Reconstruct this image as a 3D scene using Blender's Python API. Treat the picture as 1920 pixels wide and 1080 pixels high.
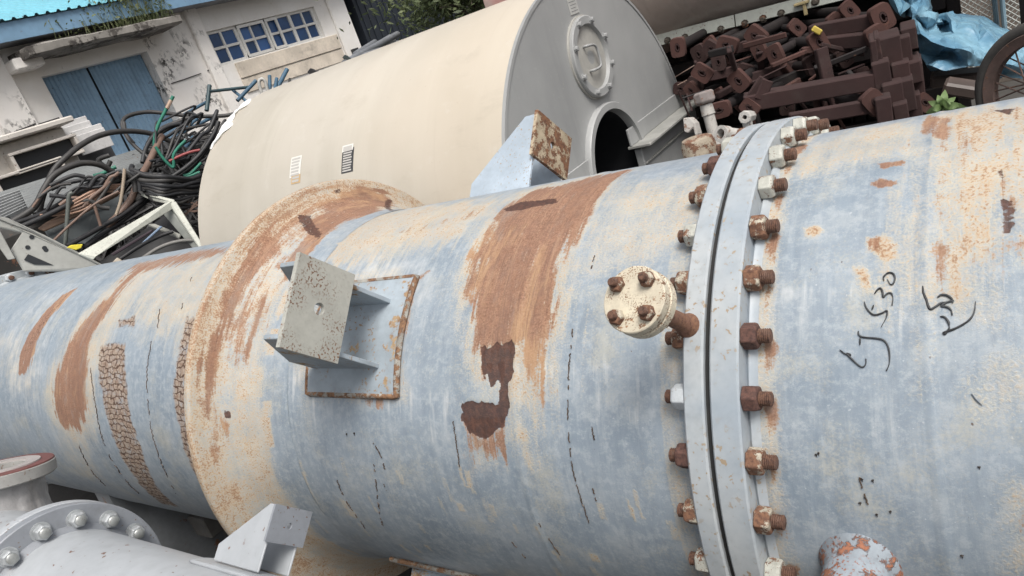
import bpy, bmesh, math, random
import numpy as np
from mathutils import Matrix, Vector

for _o in list(bpy.data.objects):
    bpy.data.objects.remove(_o)
random.seed(7)
RNG = np.random.default_rng(11)
SC = bpy.context.scene
COL = SC.collection

# ------------------------------------------------------------------ camera
VR, AXH = 0.5, 0.8                                   # vessel radius and axis height (axis = world X)
CAM = np.array([0.0, -1.3220, 1.6651])
AX = np.array([0.80198644, -0.06534382, -0.59375748])  # world axes seen from the camera (right, down, forward)
AY = np.array([0.50653273, -0.45245845, 0.7339659])
AZ = np.array([-0.31661072, -0.88938829, -0.32976676])
WM = np.array([AX, AY, AZ])
FPX = 1363.0
cam_d = bpy.data.cameras.new('camera')
cam_d.sensor_width = 36.0
cam_d.lens = FPX / 1920.0 * 36.0
cam_d.clip_start = 0.02
cam_d.clip_end = 400.0
cam_o = bpy.data.objects.new('camera', cam_d)
COL.objects.link(cam_o)
_r, _u, _f = WM @ np.array([1, 0, 0]), -(WM @ np.array([0, 1, 0])), WM @ np.array([0, 0, 1])
cam_o.matrix_world = Matrix(((_r[0], _u[0], -_f[0], CAM[0]), (_r[1], _u[1], -_f[1], CAM[1]),
                             (_r[2], _u[2], -_f[2], CAM[2]), (0, 0, 0, 1)))
SC.camera = cam_o

# ------------------------------------------------------------------ light
SUN_DIR = Vector((0.40, -0.28, 0.87)).normalized()   # towards the sun
world = bpy.data.worlds.new('World')
SC.world = world
world.use_nodes = True
_nt = world.node_tree
_bg = _nt.nodes['Background']
_sky = _nt.nodes.new('ShaderNodeTexSky')
_sky.sky_type = 'NISHITA'
_sky.sun_disc = False
_sky.sun_elevation = math.asin(SUN_DIR.z)
_sky.sun_rotation = math.atan2(SUN_DIR.x, SUN_DIR.y)
_sky.air_density = 1.0
_sky.dust_density = 6.0
_sky.ozone_density = 1.0
_hs = _nt.nodes.new('ShaderNodeHueSaturation')
_hs.inputs['Saturation'].default_value = 0.30          # a veil of cloud takes most of the blue out
_nt.links.new(_sky.outputs[0], _hs.inputs['Color'])
_nt.links.new(_hs.outputs[0], _bg.inputs['Color'])
_bg.inputs['Strength'].default_value = 0.105
sun_d = bpy.data.lights.new('sun', 'SUN')
sun_d.energy = 1.75
sun_d.angle = math.radians(26)
sun_d.color = (1.0, 0.96, 0.90)
sun_o = bpy.data.objects.new('sun', sun_d)
COL.objects.link(sun_o)
sun_o.rotation_euler = SUN_DIR.to_track_quat('Z', 'Y').to_euler()
SC.view_settings.view_transform = 'Standard'
SC.view_settings.look = 'None'
SC.view_settings.gamma = 1.0
SC.view_settings.use_curve_mapping = False
SC.view_settings.exposure = 0.5

# ------------------------------------------------------------------ measuring helpers
def ray(px, py):
    v = WM @ np.array([px - 960.0, py - 540.0, FPX])
    return v / np.linalg.norm(v)
def at_x(px, py, x):
    r = ray(px, py); return CAM + r * ((x - CAM[0]) / r[0])
def at_y(px, py, y):
    r = ray(px, py); return CAM + r * ((y - CAM[1]) / r[1])
def at_z(px, py, z):
    r = ray(px, py); return CAM + r * ((z - CAM[2]) / r[2])
def at(px, py, t):
    return CAM + ray(px, py) * t
def on_cyl(px, py, R=VR, yc=0.0, zc=AXH):
    r = ray(px, py); oy, oz = CAM[1] - yc, CAM[2] - zc
    a = r[1] ** 2 + r[2] ** 2; b = 2 * (oy * r[1] + oz * r[2]); c = oy * oy + oz * oz - R * R
    D = max(b * b - 4 * a * c, 0.0)
    p = CAM + r * ((-b - math.sqrt(D)) / (2 * a))
    return p[0], math.atan2(p[2] - zc, p[1] - yc) % (2 * math.pi)
def cylp(x, th, r):
    return np.array([x, r * math.cos(th), AXH + r * math.sin(th)])

# ------------------------------------------------------------------ numpy noise
def _hash(ix, iy, seed):
    h = (ix * 374761393 + iy * 668265263 + seed * 1442695041) & 0xFFFFFFFF
    h = ((h ^ (h >> 13)) * 1274126177) & 0xFFFFFFFF
    return ((h ^ (h >> 16)) & 0xFFFF) / 65535.0
def vnoise(x, y, seed=0):
    x = np.asarray(x, float); y = np.asarray(y, float)
    ix = np.floor(x).astype(np.int64); iy = np.floor(y).astype(np.int64)
    fx = x - ix; fy = y - iy
    fx = fx * fx * (3 - 2 * fx); fy = fy * fy * (3 - 2 * fy)
    a = _hash(ix, iy, seed); b = _hash(ix + 1, iy, seed); c = _hash(ix, iy + 1, seed); d = _hash(ix + 1, iy + 1, seed)
    return (a + (b - a) * fx) * (1 - fy) + (c + (d - c) * fx) * fy
def fbm(x, y, seed=0, o=4):
    s = 0; a = .5; t = 0
    for k in range(o):
        s = s + a * vnoise(x * 2 ** k, y * 2 ** k, seed + k * 17); t += a; a *= .55
    return s / t
def sstep(a, b, x):
    t = np.clip((x - a) / (b - a), 0, 1); return t * t * (3 - 2 * t)

# ------------------------------------------------------------------ mesh builder
def frame_of(d):
    d = np.asarray(d, float); d = d / np.linalg.norm(d)
    a = np.array([0, 0, 1.0]) if abs(d[2]) < .9 else np.array([1.0, 0, 0])
    u = np.cross(a, d); u /= np.linalg.norm(u)
    return u, np.cross(d, u), d
def mat4(o, u, v, w):
    return Matrix(((u[0], v[0], w[0], o[0]), (u[1], v[1], w[1], o[1]), (u[2], v[2], w[2], o[2]), (0, 0, 0, 1)))
def smooth_path(pts, n=6):
    P = [np.asarray(p, float) for p in pts]
    P = [2 * P[0] - P[1]] + P + [2 * P[-1] - P[-2]]
    out = []
    for i in range(1, len(P) - 2):
        for k in range(n):
            t = k / n; a, b, c, d = P[i - 1], P[i], P[i + 1], P[i + 2]
            out.append(.5 * ((2 * b) + (c - a) * t + (2 * a - 5 * b + 4 * c - d) * t * t + (3 * b - a - 3 * c + d) * t ** 3))
    out.append(P[-2]); return out

class MB:
    def __init__(self): self.v = []; self.f = []
    def add(self, vs, fs):
        n = len(self.v); self.v += [tuple(map(float, p)) for p in vs]; self.f += [tuple(i + n for i in q) for q in fs]; return self
    def box(self, c, s, M=None):
        c = np.asarray(c, float); h = np.asarray(s, float) / 2
        A = np.eye(3) if M is None else np.asarray(M, float).T    # rows of M = local axes
        vs = [c + A @ (h * np.array(k)) for k in ((-1, -1, -1), (1, -1, -1), (1, 1, -1), (-1, 1, -1), (-1, -1, 1), (1, -1, 1), (1, 1, 1), (-1, 1, 1))]
        return self.add(vs, [(0, 3, 2, 1), (4, 5, 6, 7), (0, 1, 5, 4), (1, 2, 6, 5), (2, 3, 7, 6), (3, 0, 4, 7)])
    def bar(self, a, b, w, h, up=(0, 0, 1)):
        a = np.asarray(a, float); b = np.asarray(b, float); d = b - a; L = np.linalg.norm(d); d /= L
        u = np.cross(up, d)
        if np.linalg.norm(u) < 1e-4: u = np.cross((1, 0, 0), d)
        u /= np.linalg.norm(u); v = np.cross(d, u)
        return self.box((a + b) / 2, (L, w, h), np.array([d, u, v]))
    def prism(self, poly, off):
        poly = [np.asarray(p, float) for p in poly]; off = np.asarray(off, float); n = len(poly)
        vs = poly + [p + off for p in poly]
        nrm = np.zeros(3)
        for i in range(n): nrm += np.cross(poly[i], poly[(i + 1) % n])
        fs = [tuple(range(n))[::-1], tuple(range(n, 2 * n))] + [(i, (i + 1) % n, n + (i + 1) % n, n + i) for i in range(n)]
        if nrm @ off < 0: fs = [q[::-1] for q in fs]
        return self.add(vs, fs)
    def tube(self, pts, r, n=8, caps=True, ry=None):
        P = [np.asarray(p, float) for p in pts]; m = len(P)
        rs = r if hasattr(r, '__len__') else [r] * m
        u = None; vs = []
        for i in range(m):
            d = P[min(i + 1, m - 1)] - P[max(i - 1, 0)]; d = d / (np.linalg.norm(d) + 1e-12)
            if u is None: u, w, _ = frame_of(d)
            else:
                u = u - d * (u @ d); u /= np.linalg.norm(u) + 1e-12; w = np.cross(d, u)
            for k in range(n):
                t = 2 * math.pi * k / n
                vs.append(P[i] + rs[i] * (u * math.cos(t) + w * math.sin(t)))
        fs = [(i * n + k, i * n + (k + 1) % n, (i + 1) * n + (k + 1) % n, (i + 1) * n + k) for i in range(m - 1) for k in range(n)]
        if caps: fs += [tuple(range(n))[::-1], tuple(range((m - 1) * n, m * n))]
        return self.add(vs, fs)
    def lathe(self, prof, o, axis, n=32, close=False, phase=0.0):
        """prof = list of (distance along axis, radius)"""
        u, w, d = frame_of(axis); o = np.asarray(o, float); vs = []
        for a, r in prof:
            for k in range(n):
                t = 2 * math.pi * k / n + phase
                vs.append(o + d * a + r * (u * math.cos(t) + w * math.sin(t)))
        m = len(prof)
        fs = [(i * n + k, i * n + (k + 1) % n, (i + 1) * n + (k + 1) % n, (i + 1) * n + k) for i in range(m - 1) for k in range(n)]
        if close: fs += [((m - 1) * n + k, (m - 1) * n + (k + 1) % n, (k + 1) % n, k) for k in range(n)]
        else:
            if prof[0][1] > 1e-6: fs.append(tuple(range(n))[::-1])
            if prof[-1][1] > 1e-6: fs.append(tuple(range((m - 1) * n, m * n)))
        return self.add(vs, fs)
    def grid(self, P):
        """P: array [a][b][3]"""
        P = np.asarray(P, float); a, b = P.shape[:2]
        return self.add(P.reshape(-1, 3), [(i * b + j, i * b + j + 1, (i + 1) * b + j + 1, (i + 1) * b + j) for i in range(a - 1) for j in range(b - 1)])
    def mesh(self, name, bevel=0, seg=1, smooth=None):
        me = bpy.data.meshes.new(name); me.from_pydata(self.v, [], self.f)
        if bevel:
            bm = bmesh.new(); bm.from_mesh(me); bmesh.ops.remove_doubles(bm, verts=bm.verts, dist=1e-6)
            es = [e for e in bm.edges if len(e.link_faces) == 2 and e.calc_face_angle(0) > .5]
            bmesh.ops.bevel(bm, geom=es, offset=bevel, segments=seg, affect='EDGES', clamp_overlap=True)
            bm.to_mesh(me); bm.free()
        me.validate()
        if smooth:
            me.shade_smooth(); me.set_sharp_from_angle(angle=math.radians(smooth))
        return me
    def build(self, name, mat, parent=None, bevel=0, seg=1, smooth=None):
        return link(name, self.mesh(name, bevel, seg, smooth), mat, parent)

def link(name, me, mat=None, parent=None, M=None):
    o = bpy.data.objects.new(name, me); COL.objects.link(o)
    if mat is not None and me is not None and not me.materials: me.materials.append(mat)
    if parent is not None: adopt(o, parent)
    if M is not None: o.matrix_basis = M
    return o
def adopt(o, p):
    o.parent = p
    if p.type == 'EMPTY': o.matrix_parent_inverse = Matrix.Translation(-p.location)
def thing(name, label, cat, loc=(0, 0, 0), group=None):
    o = bpy.data.objects.new(name, None); COL.objects.link(o)
    o.location = tuple(map(float, loc)); o.empty_display_size = .05
    return tag(o, label, cat, group)
def tag(o, label, cat, group=None, kind=None):
    if label: o['label'] = label
    if cat: o['category'] = cat
    if group: o['group'] = group
    if kind: o['kind'] = kind
    return o

ORD = ('leftmost second third fourth fifth sixth seventh eighth ninth tenth eleventh twelfth thirteenth fourteenth fifteenth sixteenth seventeenth eighteenth nineteenth twentieth '
       'twenty-first twenty-second twenty-third twenty-fourth twenty-fifth twenty-sixth twenty-seventh twenty-eighth twenty-ninth thirtieth thirty-first thirty-second thirty-third thirty-fourth').split()
def ordi(i): return ORD[0] if i == 0 else ORD[i] + ' from left'
# ------------------------------------------------------------------ material helpers
class NT:
    def __init__(self, name):
        self.m = bpy.data.materials.new(name); self.m.use_nodes = True; self.t = self.m.node_tree
        self.b = self.t.nodes['Principled BSDF']
    def n(self, ty, **kw):
        x = self.t.nodes.new(ty)
        for k, v in kw.items(): setattr(x, k, v)
        return x
    def put(self, sock, v):
        if isinstance(v, bpy.types.NodeSocket): self.t.links.new(v, sock)
        elif isinstance(v, (tuple, list)) and sock.type == 'RGBA': sock.default_value = (*v[:3], 1)
        else: sock.default_value = v
    def math(self, op, a, b=0.0, c=0.0, clamp=False):
        x = self.n('ShaderNodeMath', operation=op, use_clamp=clamp)
        self.put(x.inputs[0], a); self.put(x.inputs[1], b); self.put(x.inputs[2], c); return x.outputs[0]
    def mix(self, f, a, b, mode='MIX'):
        x = self.n('ShaderNodeMix', data_type='RGBA', blend_type=mode)
        self.put(x.inputs[0], f); self.put(x.inputs[6], a); self.put(x.inputs[7], b); return x.outputs[2]
    def noise(self, vec, s, d=4, r=.55, dist=0.0):
        x = self.n('ShaderNodeTexNoise'); self.put(x.inputs['Vector'], vec)
        x.inputs['Scale'].default_value = s; x.inputs['Detail'].default_value = d; x.inputs['Roughness'].default_value = r; x.inputs['Distortion'].default_value = dist
        return x.outputs[0]
    def vor(self, vec, s, feature='F1', out=0, rnd=1.0):
        x = self.n('ShaderNodeTexVoronoi', feature=feature); self.put(x.inputs['Vector'], vec); x.inputs['Scale'].default_value = s
        x.inputs['Randomness'].default_value = rnd
        return x.outputs[out]
    def step(self, v, a, b):
        x = self.n('ShaderNodeMapRange', interpolation_type='SMOOTHSTEP'); self.put(x.inputs[0], v)
        self.put(x.inputs[1], a); self.put(x.inputs[2], b); x.inputs[3].default_value = 0; x.inputs[4].default_value = 1
        return x.outputs[0]
    def obj(self, rnd=True):
        tc = self.n('ShaderNodeTexCoord')
        if not rnd: return tc.outputs['Object']
        oi = self.n('ShaderNodeObjectInfo'); k = self.math('MULTIPLY', oi.outputs['Random'], 37.0)
        v = self.n('ShaderNodeVectorMath', operation='ADD'); self.put(v.inputs[0], tc.outputs['Object'])
        cx = self.n('ShaderNodeCombineXYZ'); self.put(cx.inputs[0], k); self.put(cx.inputs[1], k); self.put(cx.inputs[2], k)
        self.put(v.inputs[1], cx.outputs[0]); return v.outputs[0]
    def map(self, vec, scale=(1, 1, 1), rot=(0, 0, 0)):
        x = self.n('ShaderNodeMapping'); self.put(x.inputs['Vector'], vec); x.inputs['Scale'].default_value = scale; x.inputs['Rotation'].default_value = rot
        return x.outputs[0]
    def bump(self, h, st=.3, d=.01):
        x = self.n('ShaderNodeBump'); x.inputs['Strength'].default_value = st; x.inputs['Distance'].default_value = d
        self.put(x.inputs['Height'], h); self.t.links.new(x.outputs[0], self.b.inputs['Normal'])
    def fin(self, col=None, rough=None, metal=None, spec=None):
        if col is not None: self.put(self.b.inputs['Base Color'], col)
        if rough is not None: self.put(self.b.inputs['Roughness'], rough)
        if metal is not None: self.put(self.b.inputs['Metallic'], metal)
        if spec is not None: self.put(self.b.inputs['Specular IOR Level'], spec)
        return self.m
def sc(c, k): return tuple(min(1, x * k) for x in c)
RUST1, RUST2 = (.225, .115, .068), (.095, .048, .034)
def weathered(name, base, var=.15, rust=0.0, speck=0.0, rough=.5, metal=0.0, grime=.2, scale=6.0, bump=.15, rusta=RUST1, rustb=RUST2, alt=None, rnd=True, streak=None):
    """painted or bare metal: tone drift, grime, rust spots; rust and speck are 0..1 coverage"""
    N = NT(name); v = N.obj(rnd)
    n1 = N.noise(v, scale, 5); n2 = N.noise(v, scale * 9, 4, .6)
    c = N.mix(N.step(n1, .3, .7), sc(base, 1 - var), alt if alt else sc(base, 1 + var))
    c = N.mix(N.math('MULTIPLY', N.step(n2, .35, .75), .25), c, sc(base, .62))
    if streak:
        c = N.mix(N.math('MULTIPLY', N.step(N.noise(N.map(v, streak), 1.0, 4), .45, .75), .35), c, sc(base, .55))
    if grime: c = N.mix(N.math('MULTIPLY', N.step(N.noise(v, scale * 2.2, 6, .65), .5, .8), grime), c, (.08, .07, .06))
    rg = rough; h = N.math('MULTIPLY', n2, .4)
    if rust:
        q = N.math('ADD', N.math('MULTIPLY', N.noise(v, scale * 1.6, 8, .68), .8), N.math('MULTIPLY', N.noise(v, scale * 14, 3, .6), .2))
        k = .5 + (.5 - rust) * .42
        m = N.step(q, k - .02, k + .03)
        c = N.mix(m, c, N.mix(N.step(N.noise(v, scale * 5, 5, .65), .35, .7), rusta, rustb))
        rg = N.math('ADD', N.math('MULTIPLY', m, .88 - rough), rough); h = N.math('ADD', h, N.math('MULTIPLY', m, .8))
    if speck:
        s = N.math('MULTIPLY', N.step(N.noise(v, scale * 18, 2, .5), .705 - .20 * speck, .74 - .20 * speck), N.step(N.noise(v, scale * 1.3, 4), .42, .6))
        c = N.mix(s, c, N.mix(n1, rusta, rustb))
    N.bump(h, bump, .004)
    return N.fin(c, rg, metal)
# ================================================================== ground
def ground_mat():
    N = NT('yard_concrete'); v = N.obj(False)
    c = N.mix(N.step(N.noise(v, .8, 6, .6), .35, .65), (.055, .052, .048), (.085, .08, .074))
    c = N.mix(N.math('MULTIPLY', N.step(N.noise(v, 5, 6, .65), .5, .7), .6), c, (.035, .03, .026))
    N.bump(N.noise(v, 30, 5), .3, .01); return N.fin(c, .9)
_g = MB(); _n = 40
_P = np.array([[(-60 + 100 * i / _n, -15 + 75 * j / _n, -.002) for j in range(_n + 1)] for i in range(_n + 1)])
_g.grid(_P); _go = _g.build('ground', ground_mat()); _go['kind'] = 'structure'
# ================================================================== the rusty blue-grey vessel
D2R = math.pi / 180
def vessel_material():
    N = NT('vessel_paint')
    uvn = N.n('ShaderNodeUVMap', uv_map='cyl'); uv = uvn.outputs[0]
    a1 = N.n('ShaderNodeAttribute', attribute_name='m1'); s1 = N.n('ShaderNodeSeparateColor'); N.put(s1.inputs[0], a1.outputs['Color'])
    a2 = N.n('ShaderNodeAttribute', attribute_name='m2'); s2 = N.n('ShaderNodeSeparateColor'); N.put(s2.inputs[0], a2.outputs['Color'])
    rust, dark, ochre = s1.outputs[0], s1.outputs[1], s1.outputs[2]
    white, lad, cell = s2.outputs[0], s2.outputs[1], s2.outputs[2]
    cloud = N.noise(uv, 5.0, 5, .6); cloud2 = N.noise(uv, 17.0, 5, .62)
    st = N.noise(N.map(uv, (75, 5, 1)), 1.0, 5, .65, .4); st2 = N.noise(N.map(uv, (16, 1.4, 1)), 1.0, 4, .6, .6)
    fine = N.noise(uv, 240.0, 3, .6); mid = N.noise(uv, 75.0, 5, .65); big = N.noise(uv, 26.0, 6, .65)
    grain = N.noise(uv, 420.0, 2, .6)
    c = N.mix(N.step(cloud, .30, .70), (.205, .255, .305), (.285, .335, .385))
    c = N.mix(N.math('MULTIPLY', N.step(st, .42, .75), .40), c, (.38, .425, .465))
    c = N.mix(N.math('MULTIPLY', N.step(st2, .48, .76), .55), c, (.170, .215, .265))
    c = N.mix(N.math('MULTIPLY', N.step(cloud2, .50, .80), .40), c, (.40, .43, .445))
    c = N.mix(N.math('MULTIPLY', N.step(grain, .55, .75), .16), c, (.52, .55, .58))
    c = N.mix(N.math('MULTIPLY', N.step(fine, .58, .75), .16), c, (.15, .175, .21))
    mott = N.noise(uv, 48.0, 8, .80); mott2 = N.noise(uv, 11.0, 8, .78); mott3 = N.noise(N.map(uv, (30, 8, 1)), 1.0, 8, .75)
    c = N.mix(N.math('MULTIPLY', N.step(mott, .47, .62), .42), c, (.46, .495, .52))
    c = N.mix(N.math('MULTIPLY', N.step(mott2, .48, .64), .40), c, (.43, .46, .475))
    c = N.mix(N.math('MULTIPLY', N.step(mott3, .52, .68), .38), c, (.165, .205, .25))
    # chalky speckle
    dots = N.step(N.noise(uv, 150.0, 2, .5), .68, .76)
    c = N.mix(N.math('MULTIPLY', N.math('MULTIPLY', dots, N.step(cloud2, .42, .62)), .7), c, (.60, .63, .66))
    wm = N.step(N.math('ADD', white, N.math('ADD', N.math('MULTIPLY', N.math('SUBTRACT', cloud2, .5), .9), N.math('MULTIPLY', N.math('SUBTRACT', st, .5), .7))), .25, .95)
    c = N.mix(N.math('MULTIPLY', wm, .75), c, (.66, .66, .64))
    # faint yellow bloom everywhere, then the ochre zones: cream at the fringe, orange and brown grain in the middle
    bloom = N.math('MULTIPLY', N.step(N.math('ADD', N.math('MULTIPLY', N.noise(uv, 7.0, 6, .68), .7), N.math('MULTIPLY', fine, .3)), .50, .66), .42)
    c = N.mix(bloom, c, (.52, .475, .36))
    soft = N.math('ADD', N.math('MULTIPLY', N.math('SUBTRACT', cloud2, .5), .70), N.math('ADD', N.math('MULTIPLY', N.math('SUBTRACT', st, .5), .40), N.math('MULTIPLY', N.math('SUBTRACT', mid, .5), .35)))
    og = N.math('ADD', ochre, N.math('MULTIPLY', soft, N.step(ochre, .0, .25)))
    om = N.step(N.math('ADD', og, N.math('MULTIPLY', N.math('SUBTRACT', fine, .5), 1.1)), .10, .85)
    c = N.mix(N.math('MULTIPLY', om, .66), c, N.mix(N.step(mott, .42, .6), (.62, .56, .43), (.55, .43, .27)))
    o2 = N.step(N.math('ADD', og, N.math('MULTIPLY', N.math('SUBTRACT', fine, .5), 1.3)), .48, 1.05)
    c = N.mix(N.math('MULTIPLY', o2, .72), c, (.44, .265, .135))
    osp = N.step(N.math('ADD', og, N.math('ADD', N.math('MULTIPLY', N.math('SUBTRACT', fine, .5), 1.5), N.math('MULTIPLY', N.math('SUBTRACT', mid, .5), .9))), .80, 1.0)
    c = N.mix(N.math('MULTIPLY', osp, .62), c, (.24, .125, .07))
    # rust
    rg = N.math('ADD', rust, N.math('MULTIPLY', N.math('ADD', N.math('MULTIPLY', N.math('SUBTRACT', mott, .5), 1.3), N.math('ADD', N.math('MULTIPLY', N.math('SUBTRACT', st, .5), 1.6), N.math('MULTIPLY', N.math('SUBTRACT', fine, .5), .75))), N.step(rust, .0, .3)))
    rm = N.step(rg, .36, .74)
    rc = N.mix(N.step(N.math('ADD', N.math('MULTIPLY', fine, .6), N.math('MULTIPLY', mid, .4)), .36, .62), (.335, .175, .105), (.185, .088, .056))
    rc = N.mix(N.math('MULTIPLY', N.step(st, .48, .74), .6), rc, (.39, .245, .155))
    rc = N.mix(N.math('MULTIPLY', N.step(N.noise(N.map(uv, (34, 9, 1)), 1.0, 5, .65), .52, .70), .65), rc, (.20, .115, .085))
    rc = N.mix(N.math('MULTIPLY', N.step(grain, .55, .7), .3), rc, (.46, .31, .21))
    vari = N.noise(N.map(uv, (8, 2.6, 1)), 1.0, 6, .65)
    rc = N.mix(N.math('MULTIPLY', N.step(vari, .44, .62), .75), rc, N.mix(N.step(mott, .42, .6), (.17, .085, .058), (.25, .125, .075)))
    rc = N.mix(N.math('MULTIPLY', N.step(N.noise(N.map(uv, (11, 3.5, 1)), 1.0, 6, .7), .52, .66), .6), rc, (.47, .29, .155))
    st3 = N.noise(N.map(uv, (230, 11, 1)), 1.0, 4, .6, .3)
    rc = N.mix(N.math('MULTIPLY', N.step(st3, .52, .68), .65), rc, (.135, .065, .045))
    rc = N.mix(N.math('MULTIPLY', N.step(N.noise(N.map(uv, (13, 5, 1)), 1.0, 5, .65), .54, .68), .55), rc, (.255, .205, .175))
    edge_ = N.math('SUBTRACT', 1.0, N.step(rg, .5, .95))
    rc = N.mix(N.math('MULTIPLY', edge_, .40), rc, (.43, .29, .17))
    c = N.mix(N.math('MULTIPLY', rm, .93), c, rc)
    dg = N.math('ADD', dark, N.math('MULTIPLY', N.math('ADD', N.math('MULTIPLY', N.math('SUBTRACT', mid, .5), .55), N.math('MULTIPLY', N.math('SUBTRACT', fine, .5), .45)), N.step(dark, 0.0, .2)))
    dm = N.step(dg, .43, .60)
    c = N.mix(N.math('MULTIPLY', dm, .95), c, N.mix(N.step(mid, .4, .65), (.055, .027, .022), (.105, .048, .034)))
    # ladder-cracked bands
    dv = N.n('ShaderNodeVectorMath', operation='MULTIPLY_ADD'); nz = N.n('ShaderNodeTexNoise'); N.put(nz.inputs['Vector'], uv); nz.inputs['Scale'].default_value = 26.0; nz.inputs['Detail'].default_value = 5
    N.put(dv.inputs[0], nz.outputs['Color']); dv.inputs[1].default_value = (.055, .042, 0); N.put(dv.inputs[2], uv)
    bk = N.n('ShaderNodeTexBrick', offset=.5, squash=1.0); N.put(bk.inputs['Vector'], dv.outputs[0]); bk.inputs['Scale'].default_value = 1.0
    bk.inputs['Mortar Size'].default_value = .0023; bk.inputs['Mortar Smooth'].default_value = .35; bk.inputs['Brick Width'].default_value = .031; bk.inputs['Row Height'].default_value = .0185
    cb = N.mix(N.step(mid, .35, .65), (.37, .30, .235), (.225, .145, .10))
    c = N.mix(N.math('MULTIPLY', cell, N.math('MULTIPLY', N.step(N.math('ADD', big, N.math('MULTIPLY', fine, .5)), .42, .80), .95)), c, cb)
    lad = N.math('MULTIPLY', N.math('MULTIPLY', bk.outputs['Fac'], cell), N.step(N.math('ADD', mid, N.math('MULTIPLY', big, .5)), .42, .66))
    c = N.mix(N.math('MULTIPLY', lad, .95), c, (.085, .048, .032))
    # tiny dark chips
    chip = N.math('MULTIPLY', N.step(N.noise(N.map(uv, (120, 75, 1)), 1.0, 2, .5), .745, .765), N.step(cloud, .45, .6))
    c = N.mix(N.math('MULTIPLY', chip, .8), c, (.10, .055, .035))
    anyr = N.math('MAXIMUM', rm, N.math('MAXIMUM', om, cell))
    h = N.math('ADD', N.math('MULTIPLY', st, .35), N.math('ADD', N.math('MULTIPLY', N.math('MULTIPLY', fine, anyr), .5), N.math('MULTIPLY', dm, -.6)))
    h = N.math('ADD', h, N.math('ADD', N.math('MULTIPLY', rm, -.35), N.math('MULTIPLY', lad, -1.2)))
    N.bump(N.math('ADD', h, N.math('MULTIPLY', mott, .35)), .5, .003)
    return N.fin(c, N.math('ADD', .42, N.math('MULTIPLY', anyr, .4)), 0.0, .45)
M_VES = vessel_material()

class Skin:
    """masks painted on a surface-of-revolution grid; coordinates (a, s) in metres"""
    def __init__(self, A, S): self.A = A; self.S = S; self.L = {k: np.zeros(A.shape) for k in ('rust', 'dark', 'ochre', 'white', 'lad', 'cell', 'h')}
    def sd(self, poly):
        A, S = self.A, self.S; P = np.array(poly)
        m = (A > P[:, 0].min() - .12) & (A < P[:, 0].max() + .12) & (S > P[:, 1].min() - .12) & (S < P[:, 1].max() + .12)
        x, y = A[m], S[m]; d = np.full(x.shape, 9.0); ins = np.zeros(x.shape, bool); n = len(P)
        for i in range(n):
            ax, ay = P[i]; bx, by = P[(i + 1) % n]; ex, ey = bx - ax, by - ay
            t = np.clip(((x - ax) * ex + (y - ay) * ey) / (ex * ex + ey * ey + 1e-12), 0, 1)
            d = np.minimum(d, np.hypot(x - ax - t * ex, y - ay - t * ey))
            c = ((ay > y) != (by > y)) & (x < (bx - ax) * (y - ay) / (by - ay + 1e-12) + ax); ins ^= c
        return m, np.where(ins, d, -d)
    def paint(self, lay, poly, soft=.012, warp=.012, freq=28, streak=.0, k=1.0, seed=0):
        m, d = self.sd(poly)
        x, y = self.A[m], self.S[m]
        d = d + warp * 2 * (fbm(x * freq, y * freq, seed + 5) - .5) + streak * 2 * (fbm(x * 95, y * 7, seed + 9) - .5)
        L = self.L[lay]; L[m] = np.maximum(L[m], k * sstep(-soft, soft, d))
    def ladder(self, poly, rung=.0215, ncol=3, k=1.0):
        m, d = self.sd(poly); x, y = self.A[m], self.S[m]
        d = d + .016 * 2 * (fbm(x * 45, y * 40, 71) - .5)
        M = sstep(-.004, .008, d)
        x0 = np.interp(y, *self.edge(poly)); w = .085 / ncol
        cx = (x - x0) / w + .9 * (fbm(y * 32, x * 12, 3) - .5); col = np.floor(cx)
        cy = y / rung + .37 * col + 1.1 * (fbm(x * 26, y * 26, 4) - .5)
        fy = np.abs(cy - np.round(cy)) * rung; fx = np.abs(cx - np.round(cx)) * w
        crack = np.maximum(sstep(.0052, .0018, fy), .7 * sstep(.0042, .0015, fx)) * M * (.45 + .8 * vnoise(x * 70, y * 50, 9))
        self.L['lad'][m] = np.maximum(self.L['lad'][m], crack * k); self.L['cell'][m] = np.maximum(self.L['cell'][m], M)
        self.L['h'][m] += M * (-.0006 + .0 * crack)
    def edge(self, poly):
        P = np.array(poly); o = np.argsort(P[:, 1]); ys = np.linspace(P[:, 1].min(), P[:, 1].max(), 40); xs = []
        n = len(P)
        for yy in ys:
            c = [P[i][0] + (yy - P[i][1]) / (P[(i + 1) % n][1] - P[i][1]) * (P[(i + 1) % n][0] - P[i][0]) for i in range(n) if (P[i][1] > yy) != (P[(i + 1) % n][1] > yy)]
            xs.append(min(c) if c else P[:, 0].min())
        return ys, xs
    def store(self, me):
        L = self.L
        for nm, ks in (('m1', ('rust', 'dark', 'ochre')), ('m2', ('white', 'lad', 'cell'))):
            at_ = me.attributes.new(nm, 'FLOAT_COLOR', 'POINT'); c = np.ones((L['rust'].size, 4), np.float32)
            for i, q in enumerate(ks): c[:, i] = L[q].ravel()
            at_.data.foreach_set('color', c.ravel())

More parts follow.
